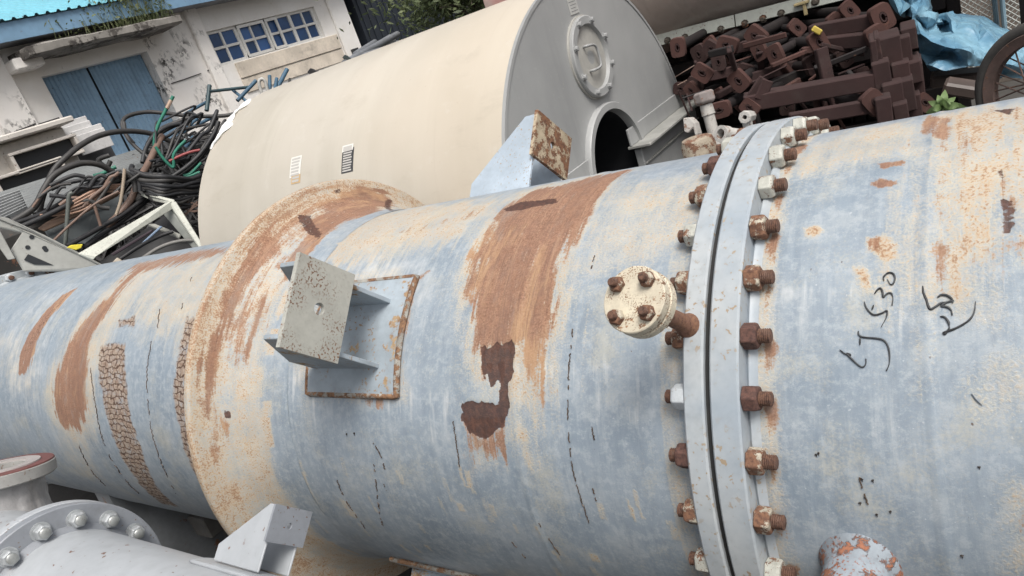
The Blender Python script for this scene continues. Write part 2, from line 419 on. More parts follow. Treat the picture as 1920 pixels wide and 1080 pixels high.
def grid_mesh(name, P, U, V):
    """closed-in-theta grid mesh from arrays [nx][nt][3] with uv map 'cyl'"""
    nx, nt = P.shape[:2]; me = bpy.data.meshes.new(name)
    i = np.arange(nx - 1)[:, None]; j = np.arange(nt)[None, :]; j2 = (j + 1) % nt
    F = np.stack([i * nt + j, i * nt + j2, (i + 1) * nt + j2, (i + 1) * nt + j], -1).reshape(-1, 4)
    me.vertices.add(nx * nt); me.vertices.foreach_set('co', P.reshape(-1).astype(np.float32))
    nf = len(F); me.loops.add(nf * 4); me.polygons.add(nf)
    me.loops.foreach_set('vertex_index', F.ravel().astype(np.int32))
    me.polygons.foreach_set('loop_start', np.arange(0, nf * 4, 4, dtype=np.int32))
    me.update(calc_edges=True)
    uv = me.uv_layers.new(name='cyl'); c = np.stack([U.ravel()[F.ravel()], V.ravel()[F.ravel()]], -1)
    wrap = (c.reshape(-1, 4, 2)[:, :, 1].max(1) - c.reshape(-1, 4, 2)[:, :, 1].min(1)) > 1.0
    c = c.reshape(-1, 4, 2); cc = c[wrap]; cc[:, :, 1] = np.where(cc[:, :, 1] < 1.0, cc[:, :, 1] + 2 * math.pi * VR, cc[:, :, 1]); c[wrap] = cc
    uv.data.foreach_set('uv', c.ravel().astype(np.float32))
    me.shade_smooth(); return me

THV = np.concatenate([np.arange(0, 58, 3.0), np.arange(58, 226, .5), np.arange(226, 360, 3.0)]) * D2R
def px(*pts): return [(lambda q: (q[0], q[1] * VR))(on_cyl(*p)) for p in pts]

vessel = thing('pressure_vessel', 'huge rusty blue-grey steel vessel lying across the foreground with bolted flange', 'vessel', (-1.2, 0, 0))

def build_shell():
    xs = np.concatenate([np.arange(-4.08, -2.5, .009), np.arange(-2.5, .06, .0048), np.arange(.06, .5, .02), np.arange(.5, 1.45, .08)])
    A, T = np.meshgrid(xs, THV, indexing='ij'); S = T * VR
    K = Skin(A, S)
    # --- the broad rust band, its dark primer patches and a painted shadow streak
    K.paint('ochre', px((1200, 315), (1080, 335), (960, 362), (900, 420), (862, 500), (865, 600), (880, 700), (940, 780), (1010, 800), (1050, 700), (1080, 540), (1110, 430), (1170, 350)), .05, .03, 20, .05, .62)
    K.paint('rust', px((1190, 316), (1100, 335), (990, 362), (935, 392), (912, 440), (890, 500), (884, 560), (893, 640), (908, 662), (968, 655), (985, 715), (1005, 700), (1020, 640), (1036, 580), (1050, 500), (1072, 445), (1105, 405), (1150, 345)), .026, .014, 25, .034, 1.0)
    K.paint('rust', px((985, 640), (1025, 640), (1030, 760), (1012, 770), (995, 700)), .02, .012, 30, .03, .75)
    K.paint('rust', px((880, 470), (905, 470), (898, 570), (872, 560)), .02, .01, 30, .02, .9)
    K.paint('dark', px((942, 392), (975, 378), (1040, 372), (1045, 380), (985, 392), (946, 398)), .010, .006, 40, .0, .8)  # dark red shadow painted into the rust near the crown
    K.paint('dark', px((903, 652), (930, 648), (966, 640), (966, 700), (948, 716), (948, 760), (934, 756), (936, 724), (915, 715)), .010, .010, 40, .020)
    K.paint('dark', px((866, 758), (880, 752), (930, 759), (945, 756), (952, 778), (948, 800), (910, 822), (878, 812), (866, 786)), .006, .007, 48, .006)
    K.paint('rust', px((872, 800), (950, 795), (956, 862), (945, 858), (930, 850), (912, 860), (900, 848), (885, 880)), .02, .006, 30, .03, .72)
    K.paint('ochre', px((860, 740), (1000, 770), (1010, 880), (960, 870), (880, 900)), .05, .02, 25, .03, .35)
    K.paint('ochre', px((962, 800), (1000, 800), (996, 880), (968, 850)), .02, .01, 25, .02, .7)
    # --- ochre drift along the crown
    K.paint('ochre', px((600, 425), (700, 402), (820, 383), (960, 365), (925, 400), (850, 455), (740, 480), (640, 500), (585, 490)), .05, .04, 14, .05, .62)
    K.paint('rust', px((585, 440), (700, 410), (690, 420), (610, 460), (560, 500)), .03, .015, 22, .05, .52)
    K.paint('rust', px((730, 435), (820, 412), (910, 390), (900, 405), (820, 430), (740, 445)), .03, .015, 22, .04, .50)
    K.paint('white', px((560, 520), (760, 440), (860, 470), (800, 640), (700, 560)), .08, .05, 10, .06, .45)
    K.paint('rust', px((780, 520), (806, 500), (812, 506), (790, 527)), .008, .006, 40, .01, .8)
    K.paint('ochre', px((1060, 470), (1085, 440), (1130, 360), (1330, 310), (1325, 420), (1250, 500), (1100, 510)), .06, .05, 14, .03, .50)
    K.paint('ochre', px((1040, 640), (1060, 640), (1052, 740), (1034, 740)), .02, .01, 25, .02, .4)
    # --- pad surroundings
    K.paint('ochre', px((570, 505), (785, 505), (770, 760), (560, 750)), .03, .03, 22, .01, .40)
    K.paint('rust', px((752, 560), (778, 540), (772, 600), (752, 720), (742, 720)), .014, .012, 30, .01, .55)
    K.paint('rust', px((680, 735), (720, 735), (715, 765), (690, 762)), .012, .01, 30, .01, .6)
    # --- left bay: bands and scratches
    K.paint('ochre', px((310, 488), (250, 500), (180, 560), (120, 640), (85, 720), (95, 800), (150, 850), (190, 820), (190, 690), (240, 590), (300, 510)), .06, .03, 16, .03, .55)
    K.paint('rust', px((300, 488), (262, 498), (205, 555), (152, 610), (112, 680), (98, 740), (112, 795), (150, 806), (166, 770), (162, 690), (172, 640), (206, 580), (252, 520)), .030, .014, 22, .034, 1.0)
    K.paint('rust', px((440, 462), (380, 468), (260, 492), (230, 510), (280, 508), (350, 495), (420, 478)), .03, .015, 18, .04, .75)
    K.paint('rust', px((148, 538), (116, 553), (72, 600), (38, 660), (34, 700), (46, 706), (64, 662), (78, 622), (112, 575)), .010, .008, 30, .012, .95)
    K.paint('dark', px((130, 548), (76, 602), (44, 660), (50, 672), (80, 622), (120, 566)), .02, .012, 30, .014, .47)
    K.paint('white', px((170, 520), (60, 560), (10, 640), (20, 740), (90, 720), (110, 620)), .05, .04, 14, .06, .42)
    K.paint('ochre', px((300, 500), (440, 460), (430, 560), (380, 640), (330, 660), (260, 620), (250, 560)), .06, .05, 14, .05, .52)
    K.paint('ochre', px((0, 620), (60, 640), (80, 760), (0, 720)), .06, .03, 14, .04, .35)
    K.paint('ochre', px((100, 800), (160, 800), (200, 900), (150, 900)), .05, .03, 16, .04, .38)
    K.ladder(px((187, 648), (236, 642), (236, 700), (242, 760), (262, 830), (335, 950), (305, 945), (245, 885), (207, 805), (190, 730)))
    K.ladder(px((350, 596), (366, 600), (350, 690), (347, 765), (366, 860), (382, 915), (362, 885), (337, 805), (326, 720), (336, 650)), ncol=4)
    K.ladder(px((220, 600), (252, 596), (252, 612), (222, 612)))
    # --- right bay
    K.paint('ochre', px((1740, 225), (1800, 205), (1920, 200), (1960, 360), (1920, 480), (1830, 520), (1780, 560), (1745, 500), (1735, 380)), .10, .06, 12, .06, .88)
    K.paint('ochre', px((1480, 300), (1600, 240), (1750, 215), (1750, 290), (1620, 310), (1500, 330)), .05, .04, 14, .02, .55)
    K.paint('rust', px((1790, 205), (1850, 215), (1860, 300), (1840, 420), (1800, 520), (1770, 500), (1750, 420), (1750, 330), (1770, 260)), .09, .05, 16, .07, .47)
    K.paint('rust', px((1860, 205), (1960, 210), (1960, 330), (1890, 300)), .06, .04, 18, .05, .50)
    K.paint('rust', px((1738, 216), (1790, 222), (1776, 262), (1752, 262), (1726, 250)), .012, .01, 30, .006, .85)
    K.paint('dark', px((1866, 318), (1882, 310), (1884, 368), (1900, 370), (1902, 442), (1878, 446), (1870, 390)), .010, .008, 45, .012, 1.0)
    K.paint('rust', px((1865, 305), (1905, 305), (1908, 460), (1868, 450)), .02, .015, 30, .03, .8)
    K.paint('dark', px((1866, 206), (1906, 202), (1898, 216), (1880, 216)), .006, .006, 40, 0, .7)
    for q in (((1633, 344), (1650, 335), (1688, 340), (1680, 349), (1645, 355)), ((1640, 305), (1700, 300), (1690, 310), (1652, 318))):
        K.paint('rust', px(*q), .005, .004, 40, 0, .95)
    K.paint('ochre', px((1625, 445), (1660, 442), (1682, 460), (1682, 490), (1650, 488), (1630, 470)), .010, .008, 40, .004, .9)
    K.paint('rust', px((1630, 446), (1645, 442), (1652, 462), (1640, 474), (1630, 470)), .008, .006, 40, .004, .85)
    K.paint('ochre', px((1508, 428), (1532, 422), (1545, 432), (1530, 448), (1512, 444)), .006, .006, 40, 0, .85)
    K.paint('ochre', px((1602, 502), (1626, 500), (1642, 548), (1622, 550)), .010, .005, 40, 0, .85)
    K.paint('ochre', px((1735, 520), (1930, 470), (1930, 640), (1760, 610)), .06, .05, 14, .03, .42)
    K.paint('ochre', px((1715, 620), (1735, 620), (1735, 760), (1722, 760)), .015, .015, 25, .01, .5)
    K.paint('ochre', px((1850, 670), (1930, 660), (1930, 790), (1850, 760)), .04, .03, 22, .0, .55)
    K.paint('ochre', px((1880, 920), (1930, 900), (1930, 1080), (1900, 1080)), .03, .02, 24, .0, .66)
    K.paint('rust', px((1898, 930), (1930, 920), (1930, 1010), (1905, 1000)), .02, .02, 28, .0, .5)
    K.paint('white', px((1480, 780), (1700, 760), (1740, 960), (1600, 950)), .08, .06, 12, .04, .35)
    def drips(pa, pb, n, lmax, seed, lay='rust', k=.8):
        r = np.random.default_rng(seed); (x0, s0), (x1, s1) = px(pa, pb)
        for _ in range(n):
            u = r.random(); x = x0 + (x1 - x0) * u; s = s0 + (s1 - s0) * u - .015; L_ = lmax * (.25 + .75 * r.random() ** 2); w = r.uniform(.002, .007)
            m = (np.abs(A - x) < .02) & (S > s - .02) & (S < s + L_); q = (S[m] - s) / L_
            K.L[lay][m] = np.maximum(K.L[lay][m], k * sstep(w * 1.8, w * .3, np.abs(A[m] - x - .003 * np.sin(S[m] * 40))) * sstep(1, .1, q) * sstep(-.2, .05, q))
    drips((890, 640), (1040, 600), 26, .16, 1); drips((880, 560), (905, 640), 6, .10, 2); drips((868, 800), (952, 800), 16, .12, 3, 'rust', .85); drips((100, 780), (165, 760), 14, .12, 4); drips((36, 690), (60, 680), 6, .1, 5); drips((1750, 480), (1930, 470), 24, .16, 6, 'rust', .55); drips((905, 700), (965, 690), 8, .08, 7)
    drips((600, 728), (745, 735), 16, .09, 8, 'rust', .55); drips((640, 480), (900, 430), 30, .16, 9, 'ochre', .6); drips((1080, 430), (1330, 400), 26, .18, 10, 'ochre', .55); drips((1460, 560), (1760, 560), 18, .2, 11, 'white', .5); drips((500, 700), (860, 760), 26, .25, 12, 'white', .55); drips((960, 700), (1270, 700), 26, .25, 13, 'white', .5)
    # --- runs of rusty water beside the main flange
    for x0, x1, w in ((-.372, -.312, .72), (-.51, -.452, .45)):
        m = (A > x0) & (A < x1); K.L['ochre'][m] = np.maximum(K.L['ochre'][m], w * (.45 + .8 * fbm(A[m] * 30, S[m] * 9, 3)) * sstep(x1, x1 - .03, A[m]))
    for b in range(36):
        th = (9.2 + b * 10) * D2R
        if not 80 * D2R < th < 200 * D2R: continue
        dx = np.abs(A + .338 + .004 * np.sin(S * 60)); ds = S - th * VR
        m = (dx < .03) & (ds > -.01) & (ds < .08)
        K.L['rust'][m] = np.maximum(K.L['rust'][m], (.55 + .5 * (b % 3) / 2) * sstep(.020, .002, dx[m]) * sstep(.085, .0, ds[m]) * sstep(-.012, .010, ds[m]))
    # --- lower belly flecks
    for k in range(46):
        x = RNG.uniform(-1.5, -.5); s = RNG.uniform(168, 205) * D2R * VR; w, h = RNG.uniform(.003, .010), RNG.uniform(.008, .03)
        m = (np.abs(A - x - .1 * (S - s)) < w) & (np.abs(S - s) < h)
        K.L['ochre'][m] = np.maximum(K.L['ochre'][m], RNG.uniform(.35, .6))
    # --- weld seams and dents as real relief
    dr = K.L['h'] + .0016 * (fbm(A * 6, S * 4, 40) - .5)
    for sx in (-2.86, -.80, -.132):
        dr += .0016 * np.exp(-((A - sx - .002 * np.sin(S * 9)) / .006) ** 2)
    for th, a, b in ((103, -4, -.46), (101, -.36, .5)):
        dr += np.where((A > a) & (A < b), .0018 * np.exp(-((S - th * D2R * VR - .002 * np.sin(A * 13)) / .007) ** 2), 0)
    dr -= .0012 * sstep(.45, .6, K.L['dark'])
    Rr = VR + dr
    P = np.stack([A, Rr * np.cos(T), AXH + Rr * np.sin(T)], -1)
    me = grid_mesh('shell', P, A, S); K.store(me)
    return link('shell', me, M_VES, vessel)
build_shell()

def build_ring():
    prof = [(-1.47, .5005), (-1.50, .5025), (-1.54, .507), (-1.58, .514), (-1.615, .525), (-1.642, .540), (-1.660, .556), (-1.674, .575), (-1.684, .594), (-1.689, .608), (-1.693, .618), (-1.699, .622), (-1.712, .622), (-1.722, .616), (-1.732, .60), (-1.75, .56), (-1.77, .525), (-1.80, .498)]
    xs = np.array([p[0] for p in prof]); rs = np.array([p[1] for p in prof])
    q = np.linspace(0, len(prof) - 1, 70); xs = np.interp(q, range(len(prof)), xs); rs = np.interp(q, range(len(prof)), rs)
    L = np.concatenate([[0], np.cumsum(np.hypot(np.diff(xs), np.diff(rs)))])
    A, T = np.meshgrid(L, THV, indexing='ij'); X = np.broadcast_to(xs[:, None], A.shape); Rr = np.broadcast_to(rs[:, None], A.shape); S = T * .56
    K = Skin(A, S)
    def rp(*pts):
        out = []
        for p in pts:
            best = None
            for i in range(len(L)):
                w = at_x(p[0], p[1], xs[i]); r = math.hypot(w[1], w[2] - AXH); e = abs(r - rs[i])
                if (best is None or e < best[0]) and L[i] < .25: best = (e, L[i], math.atan2(w[2] - AXH, w[1]) % (2 * math.pi) * .56)
            out.append(best[1:])
        return out
    lim = sstep(.02, .06, A)
    K.L['ochre'] = sstep(.05, .12, A) * (.40 + .42 * fbm(A * 14, S * 6, 8)) + .15 * sstep(.19, .22, A)
    up = sstep(195 * D2R, 120 * D2R, T) * sstep(50 * D2R, 80 * D2R, T)
    K.L['rust'] = .62 * lim * up * sstep(.08, .17, A) * (.25 + 1.1 * fbm(A * 20, S * 7, 18))
    K.paint('rust', rp((420, 500), (470, 430), (520, 400), (530, 470), (470, 540), (430, 640), (400, 760), (390, 800), (368, 790), (365, 700), (385, 590)), .035, .025, 16, .02, .95)
    K.paint('rust', rp((600, 380), (640, 350), (720, 355), (740, 380), (700, 400), (630, 430), (590, 470), (540, 530), (520, 500), (570, 450)), .025, .025, 18, .02, 1.0)
    K.paint('rust', rp((520, 530), (500, 600), (470, 690), (430, 690), (450, 640), (490, 550)), .03, .025, 20, .02, .80)
    K.paint('rust', rp((415, 690), (425, 800), (400, 870), (385, 820), (395, 740)), .03, .025, 20, .02, .68)
    K.paint('rust', rp((430, 770), (450, 760), (455, 800), (435, 800)), .012, .012, 24, .01, .6)
    K.paint('dark', rp((556, 402), (585, 405), (605, 435), (600, 452), (578, 440), (562, 420)), .008, .008, 40, .0, .62)
    K.paint('dark', rp((722, 372), (744, 370), (746, 396), (728, 396)), .008, .006, 40, .0, .62)
    K.paint('dark', rp((625, 350), (640, 350), (640, 365), (625, 368)), .006, .006, 40, .0, .6)
    K.paint('dark', rp((422, 770), (432, 770), (433, 783), (424, 784)), .003, .002, 40, .0, 1)
    for k in range(40):
        th = RNG.uniform(120, 215) * D2R; a = RNG.uniform(.05, .17); w, h = RNG.uniform(.004, .018), RNG.uniform(.01, .05)
        m = (np.abs(A - a) < w) & (np.abs(S - th * .56) < h); K.L['ochre'][m] = np.maximum(K.L['ochre'][m], RNG.uniform(.45, .7))
    Rr = Rr + .002 * (fbm(A * 12, S * 8, 44) - .5)
    P = np.stack([X, Rr * np.cos(T), AXH + Rr * np.sin(T)], -1)
    me = grid_mesh('stiffening_ring', P, A - 7.0, S); K.store(me)
    tag(link('stiffening_ring', me, M_VES, vessel), 'flared stiffening ring streaked with orange rust', None)
build_ring()

# ------------------------------------------------------------------ flanges, studs, nuts
M_FLG = weathered('flange_paint', (.34, .395, .45), .10, .0, .42, .45, 0, .22, 6, .15, alt=(.44, .465, .475), rusta=(.45, .38, .27), rustb=(.24, .16, .10), rnd=False)
M_GASK = weathered('gasket_black', (.018, .018, .018), .2, 0, 0, .8)
M_NUT = [weathered('nut_painted', (.46, .46, .41), .12, .36, .3, .5, 0, .25, 30, .3),
         weathered('nut_half_rusted', (.44, .40, .32), .15, .60, .4, .6, 0, .3, 34, .4),
         weathered('nut_rusted', (.13, .065, .05), .3, .75, 0, .75, 0, .3, 30, .5, rusta=(.13, .065, .05), rustb=(.055, .03, .026)),
         weathered('nut_clean', (.50, .53, .55), .08, .12, .2, .45, 0, .15, 26, .2)]
M_STUD = weathered('stud_rust', (.15, .088, .064), .3, .6, 0, .7, .2, .3, 40, .3, rusta=(.17, .09, .06), rustb=(.07, .04, .032))
NUT_ME = []
for _k in range(4):
    _m = MB().lathe([(0, .0205), (.0185, .0205), (.0225, .0178)], (0, 0, 0), (1, 0, 0), 6).mesh('nut', .0012)
    _m.materials.append(M_NUT[_k]); NUT_ME.append(_m)
def stud_mesh(name, r, a, b, pitch=.003):
    """thread visible at both ends; a, b along the axis"""
    p = [(a, r * .8), (a + .0015, r)]; x = a + .0015
    while x < b - .003: p += [(x + pitch * .5, r * .90), (x + pitch, r)]; x += pitch
    p += [(b, r * .8)]
    return MB().lathe(p, (0, 0, 0), (1, 0, 0), 10).mesh(name, smooth=50)
STUD_ME = stud_mesh('stud', .0112, -.1215, .0405); STUD_ME.materials.append(M_STUD)
def axial(x, th, r, roll=0):
    """matrix: local X along the vessel axis, local Y radial"""
    u = np.array([0, math.cos(th), math.sin(th)]); t = np.array([0, -u[2], u[1]]); c, s = math.cos(roll), math.sin(roll)
    return mat4(cylp(x, th, r), (1, 0, 0), u * c + t * s, t * c - u * s)
def flange_pair(xr, xl, xg, first, nb=36, phase=9.2):
    """right flange face at xr, left flange back at xl, joint at xg"""
    F = []
    for a, b in ((xg + .0045, xr), (xl, xg - .0045)):
        m = MB(); m.lathe([(a, .497), (a, .538), (a + .003, .541), (b - .003, .541), (b, .538), (b, .497)], (0, 0, AXH), (1, 0, 0), 180, close=True)
        F.append(m.build('flange', M_FLG, vessel, smooth=30))
    MB().lathe([(xg - .0047, .496), (xg - .0047, .531), (xg + .0047, .531), (xg + .0047, .496)], (0, 0, AXH), (1, 0, 0), 120, close=True).build('gasket', M_GASK, vessel)
    for side, x in ((0, xr), (1, xl)):
        s = 1 if side == 0 else -1
        m = MB(); m.lathe([(x - s * .002, .503), (x + s * .004, .5085), (x + s * .010, .5065), (x + s * .016, .499)], (0, 0, AXH), (1, 0, 0), 180, close=True)
        m.build('weld_bead', M_VES if False else M_FLG, vessel, smooth=60)
    for b in range(nb):
        th = (phase + b * 360 / nb) * D2R
        st = link('stud', STUD_ME, None, vessel, axial(xr, th, .5195))
        kind = first[b % len(first)]
        roll = RNG.uniform(0, 1.05)
        link('nut', NUT_ME[kind], None, st).matrix_basis = st.matrix_basis.inverted() @ axial(xr + .0005, th, .5195, roll)
        M2 = axial(xl - .0005, th, .5195, roll + .4) @ Matrix.Rotation(math.pi, 4, 'Y')
        k2 = [2, 1, 0, 1, 1, 3, 2, 1, 0][b % 9]
        link('nut', NUT_ME[k2], None, st).matrix_basis = st.matrix_basis.inverted() @ M2
    return F
# index b -> angle 9.2+10b ; the ones in view are b = 7..18
_kinds = [0] * 36
for _b, _k in zip(range(5, 20), [0, 0, 0, 0, 0, 0, 1, 1, 2, 2, 1, 1, 0, 0, 0]): _kinds[_b] = _k
flange_pair(-.368, -.454, -.417, _kinds)
flange_pair(-4.055, -4.140, -4.10, [3, 0, 1, 3], 36, 4)
MB().lathe([(-4.9, .30), (-4.88, .44), (-4.80, .495), (-4.139, .4995)], (0, 0, AXH), (1, 0, 0), 72).build('end_section', weathered('end_section_rust', (.36, .33, .30), .2, .5, .3, .6, 0, .3, 4, .2), vessel, smooth=40)
MB().lathe([(1.369, .4995), (1.47, .46), (1.55, .36), (1.60, .2), (1.615, .001)], (0, 0, AXH), (1, 0, 0), 72).build('dished_head', M_FLG, vessel, smooth=60)
# ------------------------------------------------------------------ support lugs
def curved_pad(m, th0, x0, x1, r0, r1, half):
    ths = np.linspace(th0 - half, th0 + half, 13); xa = np.linspace(x0, x1, 3)
    top = np.array([[cylp(x, t, r1) for t in ths] for x in xa]); bot = np.array([[cylp(x, t, r0) for t in ths] for x in xa])
    m.grid(top)
    ring = [(0, j) for j in range(13)] + [(1, 12), (2, 12)] + [(2, j) for j in range(11, -1, -1)] + [(1, 0)]
    a = [top[i][j] for i, j in ring]; b = [bot[i][j] for i, j in ring]; n = len(ring)
    m.add(a + b, [(i, n + i, n + (i + 1) % n, (i + 1) % n) for i in range(n)])
def plate_hole(m, c, u, v, w, hu, hv, r, t, n=24):
    """plate centred at c spanning ±hu·u, ±hv·v, thickness t along w, with a round hole"""
    c, u, v, w = (np.asarray(k, float) for k in (c, u, v, w)); V = []; F = []
    for z in (0, t):
        for k in range(n):
            a = 2 * math.pi * k / n; V.append(c + w * z + r * (u * math.cos(a) + v * math.sin(a)))
        for k in range(n):
            a = 2 * math.pi * k / n + 1e-9; x, y = math.cos(a), math.sin(a); s = min(hu / max(abs(x), 1e-9), hv / max(abs(y), 1e-9))
            V.append(c + w * z + u * (x * s) + v * (y * s))
        for sx, sy in ((1, 1), (-1, 1), (-1, -1), (1, -1)): V.append(c + w * z + u * hu * sx + v * hv * sy)
    q = 2 * n + 4
    for k in range(n):
        k2 = (k + 1) % n
        F += [(q + k, q + n + k, q + n + k2, q + k2), (k, k2, n + k2, n + k), (k, q + k, q + k2, k2)]
        pa, pb = V[n + k] - c, V[n + k2] - c
        ca = None
        for i, (sx, sy) in enumerate(((1, 1), (-1, 1), (-1, -1), (1, -1))):
            au, av, bu, bv = pa @ u, pa @ v, pb @ u, pb @ v
            on = lambda U_, V_: (abs(abs(U_) - hu) < 1e-6, abs(abs(V_) - hv) < 1e-6)
            if on(au, av) != on(bu, bv) and sx * (au + bu) > 0 and sy * (av + bv) > 0 and not (all(on(au, av)) or all(on(bu, bv))): ca = i
        if ca is not None:
            F += [(q + n + k, q + 2 * n + ca, q + n + k2), (n + k2, 2 * n + ca, n + k), (n + k, 2 * n + ca, q + 2 * n + ca, q + n + k), (2 * n + ca, n + k2, q + n + k2, q + 2 * n + ca)]
        else: F.append((n + k, n + k2, q + n + k2, q + n + k))
    m.add(V, F)
def lug(th_deg, xa=-1.362, xb=-1.148, mats=None, labels=None, parent=vessel, r0=VR, ax=(0, AXH), scale=1.0, half=15 * D2R, pad_x=(-1.388, -1.100), with_pad=True):
    th = th_deg * D2R; u = np.array([0, math.cos(th), math.sin(th)]); t = np.array([0, -u[2], u[1]])
    o = np.array([0, ax[0], ax[1]]); k = scale
    P = lambda x, r, s: np.array([x, 0, 0]) + o + u * (r0 + r) + t * s
    m = MB()
    ths = np.linspace(th - half, th + half, 15); xs_ = [pad_x[0], pad_x[0] + .008, (pad_x[0] + pad_x[1]) / 2, pad_x[1] - .008, pad_x[1]]
    tp = lambda x, a, r: np.array([x, ax[0] + r * math.cos(a), ax[1] + r * math.sin(a)])
    R1 = r0 + .010 * k
    top = np.array([[tp(x, a, R1) for a in ths] for x in xs_]); m.grid(top)
    ring = [(0, j) for j in range(15)] + [(i, 14) for i in range(1, 5)] + [(4, j) for j in range(13, -1, -1)] + [(i, 0) for i in range(3, 0, -1)]
    a_ = [top[i][j] for i, j in ring]; b_ = [tp(xs_[i], ths[j], r0 - .006) for i, j in ring]; n = len(ring)
    m.add(a_ + b_, [(i, n + i, n + (i + 1) % n, (i + 1) % n) for i in range(n)])
    pad = m.build('lug_pad', mats[0], parent, bevel=.0025)
    # fillet weld round the pad
    w = MB(); bp = [tp(xs_[i], ths[j], r0 + .003) for i, j in ring]; bp.append(bp[0])
    w.tube([p + np.random.default_rng(3).normal(0, .0008, 3) for p in bp], .0075 * k, 6, False); w.build('weld_bead', mats[0] if parent is not vessel else M_WELD, pad, smooth=60)
    for s in (-.0715 * k, .0715 * k):
        g = MB(); poly = [P(xa, .004, s - .005 * k), P(xa, .075 * k, s - .005 * k), P(xb - .045 * k, .262 * k, s - .005 * k), P(xb, .262 * k, s - .005 * k), P(xb, .004, s - .005 * k)]
        g.prism(poly, t * .010 * k); g.build('gusset', mats[1], pad, bevel=.0012)
    f = MB(); plate_hole(f, P(xb + .0005, .193 * k, 0), u, t, np.array([1, 0, 0]), .070 * k, .0925 * k, .0125 * k, .011 * k)
    fp = f.build('face_plate', mats[2], pad)
    return pad
M_WELD = weathered('rusty_weld', (.30, .29, .26), .25, .55, .4, .7, 0, .3, 24, .5, rnd=False, rusta=(.27, .15, .08), rustb=(.11, .06, .04))
M_LPAD = weathered('lug_pad_paint', (.33, .38, .42), .2, .34, .5, .55, 0, .2, 7, .2, rnd=False, rusta=(.42, .30, .17), rustb=(.2, .11, .06))
M_LGUS = weathered('lug_gusset_paint', (.42, .49, .56), .14, .16, .3, .5, 0, .15, 8, .2, rnd=False, rusta=(.45, .34, .2), rustb=(.22, .12, .06))
M_LPLT = weathered('lug_plate_paint', (.40, .40, .36), .10, .22, .75, .55, 0, .2, 11, .2, rnd=False, rusta=(.26, .13, .065), rustb=(.09, .045, .03))
M_LPLR = weathered('lug_plate_rusted', (.46, .38, .27), .2, .52, .5, .6, 0, .2, 16, .3, rnd=False, rusta=(.24, .115, .06), rustb=(.09, .045, .03))
lug(135.8, mats=(M_LPAD, M_LPAD, M_LPLT))
lug(45.8, mats=(M_LPAD, M_LGUS, M_LPLR))
lug(225.8, mats=(M_LPAD, M_LPAD, M_LPLT))
lug(315.8, mats=(M_LPAD, M_LPAD, M_LPLT))

# ------------------------------------------------------------------ vent nozzle with blind flange
def vent_nozzle():
    th = 137.6 * D2R; u = np.array([0, math.cos(th), math.sin(th)]); t = np.array([0, -u[2], u[1]]); X = np.array([1.0, 0, 0])
    base = cylp(-.447, th, .536); tip = cylp(-.456, th, .678); d = tip - base; d /= np.linalg.norm(d)
    mp = weathered('nozzle_pipe_rust', (.20, .10, .065), .3, .6, 0, .75, 0, .3, 30, .3)
    mf = weathered('blind_flange_paint', (.60, .54, .42), .10, .30, .75, .55, 0, .15, 26, .25, rnd=False, rusta=(.30, .15, .07), rustb=(.10, .05, .03))
    m = MB(); m.lathe([(0, .021), (.006, .019), (.014, .0145), (.06, .0135), (.152, .0135)], base, d, 20)
    pipe = m.build('vent_nozzle', mp, vessel, smooth=40)
    L = np.linalg.norm(tip - base)
    for a, b, r in ((L - .012, L + .004, .0485), (L + .0065, L + .0225, .0480)):
        MB().lathe([(a, r - .0012), (a + .0015, r), (b - .0015, r), (b, r - .0015)], base, d, 48).build('blind_flange', mf, pipe, smooth=30)
    MB().lathe([(L + .0038, .040), (L + .0067, .040)], base, d, 32).build('gasket', M_GASK, pipe)
    sm = stud_mesh('stud', .0066, -.022, .0195, .002); sm.materials.append(M_STUD)
    nm = MB().lathe([(0, .0118), (.0080, .0118), (.0100, .0102)], (0, 0, 0), (1, 0, 0), 6).mesh('nut', .0006); nm.materials.append(M_NUT[1])
    e1, e2 = X - d * (X @ d), None; e1 /= np.linalg.norm(e1); e2 = np.cross(d, e1)
    for k in range(4):
        a = (45 + 4 + 90 * k) * D2R; w = e1 * math.cos(a) + e2 * math.sin(a)
        c = base + d * (L + .0228) + w * .0335
        link('stud', sm, None, pipe, mat4(c, d, e1, e2)); link('nut', nm, None, pipe, mat4(c, d, e1 * math.cos(k) + e2 * math.sin(k), e2 * math.cos(k) - e1 * math.sin(k)))
        c2 = base + d * (L - .0125) + w * .0335
        link('nut', nm, None, pipe, mat4(c2, -d, e1, -e2))
vent_nozzle()

# ------------------------------------------------------------------ rusty stub nozzle at the lower right, with blind end
def stub():
    x, th = on_cyl(1612, 1062); p = cylp(x, th, VR - .02); u = np.array([0, math.cos(th), math.sin(th)])
    ms = weathered('stub_rust', (.27, .305, .34), .25, .47, .6, .7, 0, .3, 11, .8, rnd=False, rusta=(.33, .14, .08), rustb=(.22, .09, .055))
    m = MB(); m.lathe([(0, .058), (.024, .054), (.034, .047), (.050, .044), (.13, .043)], p, u, 36)
    s = m.build('stub_nozzle', ms, vessel, smooth=50)
    MB().lathe([(.128, .071), (.130, .073), (.146, .073), (.148, .071)], p + np.array([-.045, 0, -.045]) * 0, u, 40).build('stub_flange', weathered('stub_flange_paint', (.58, .54, .45), .1, .2, .4, .55, 0, .2, 14, .2, rnd=False), s, smooth=30)
stub()

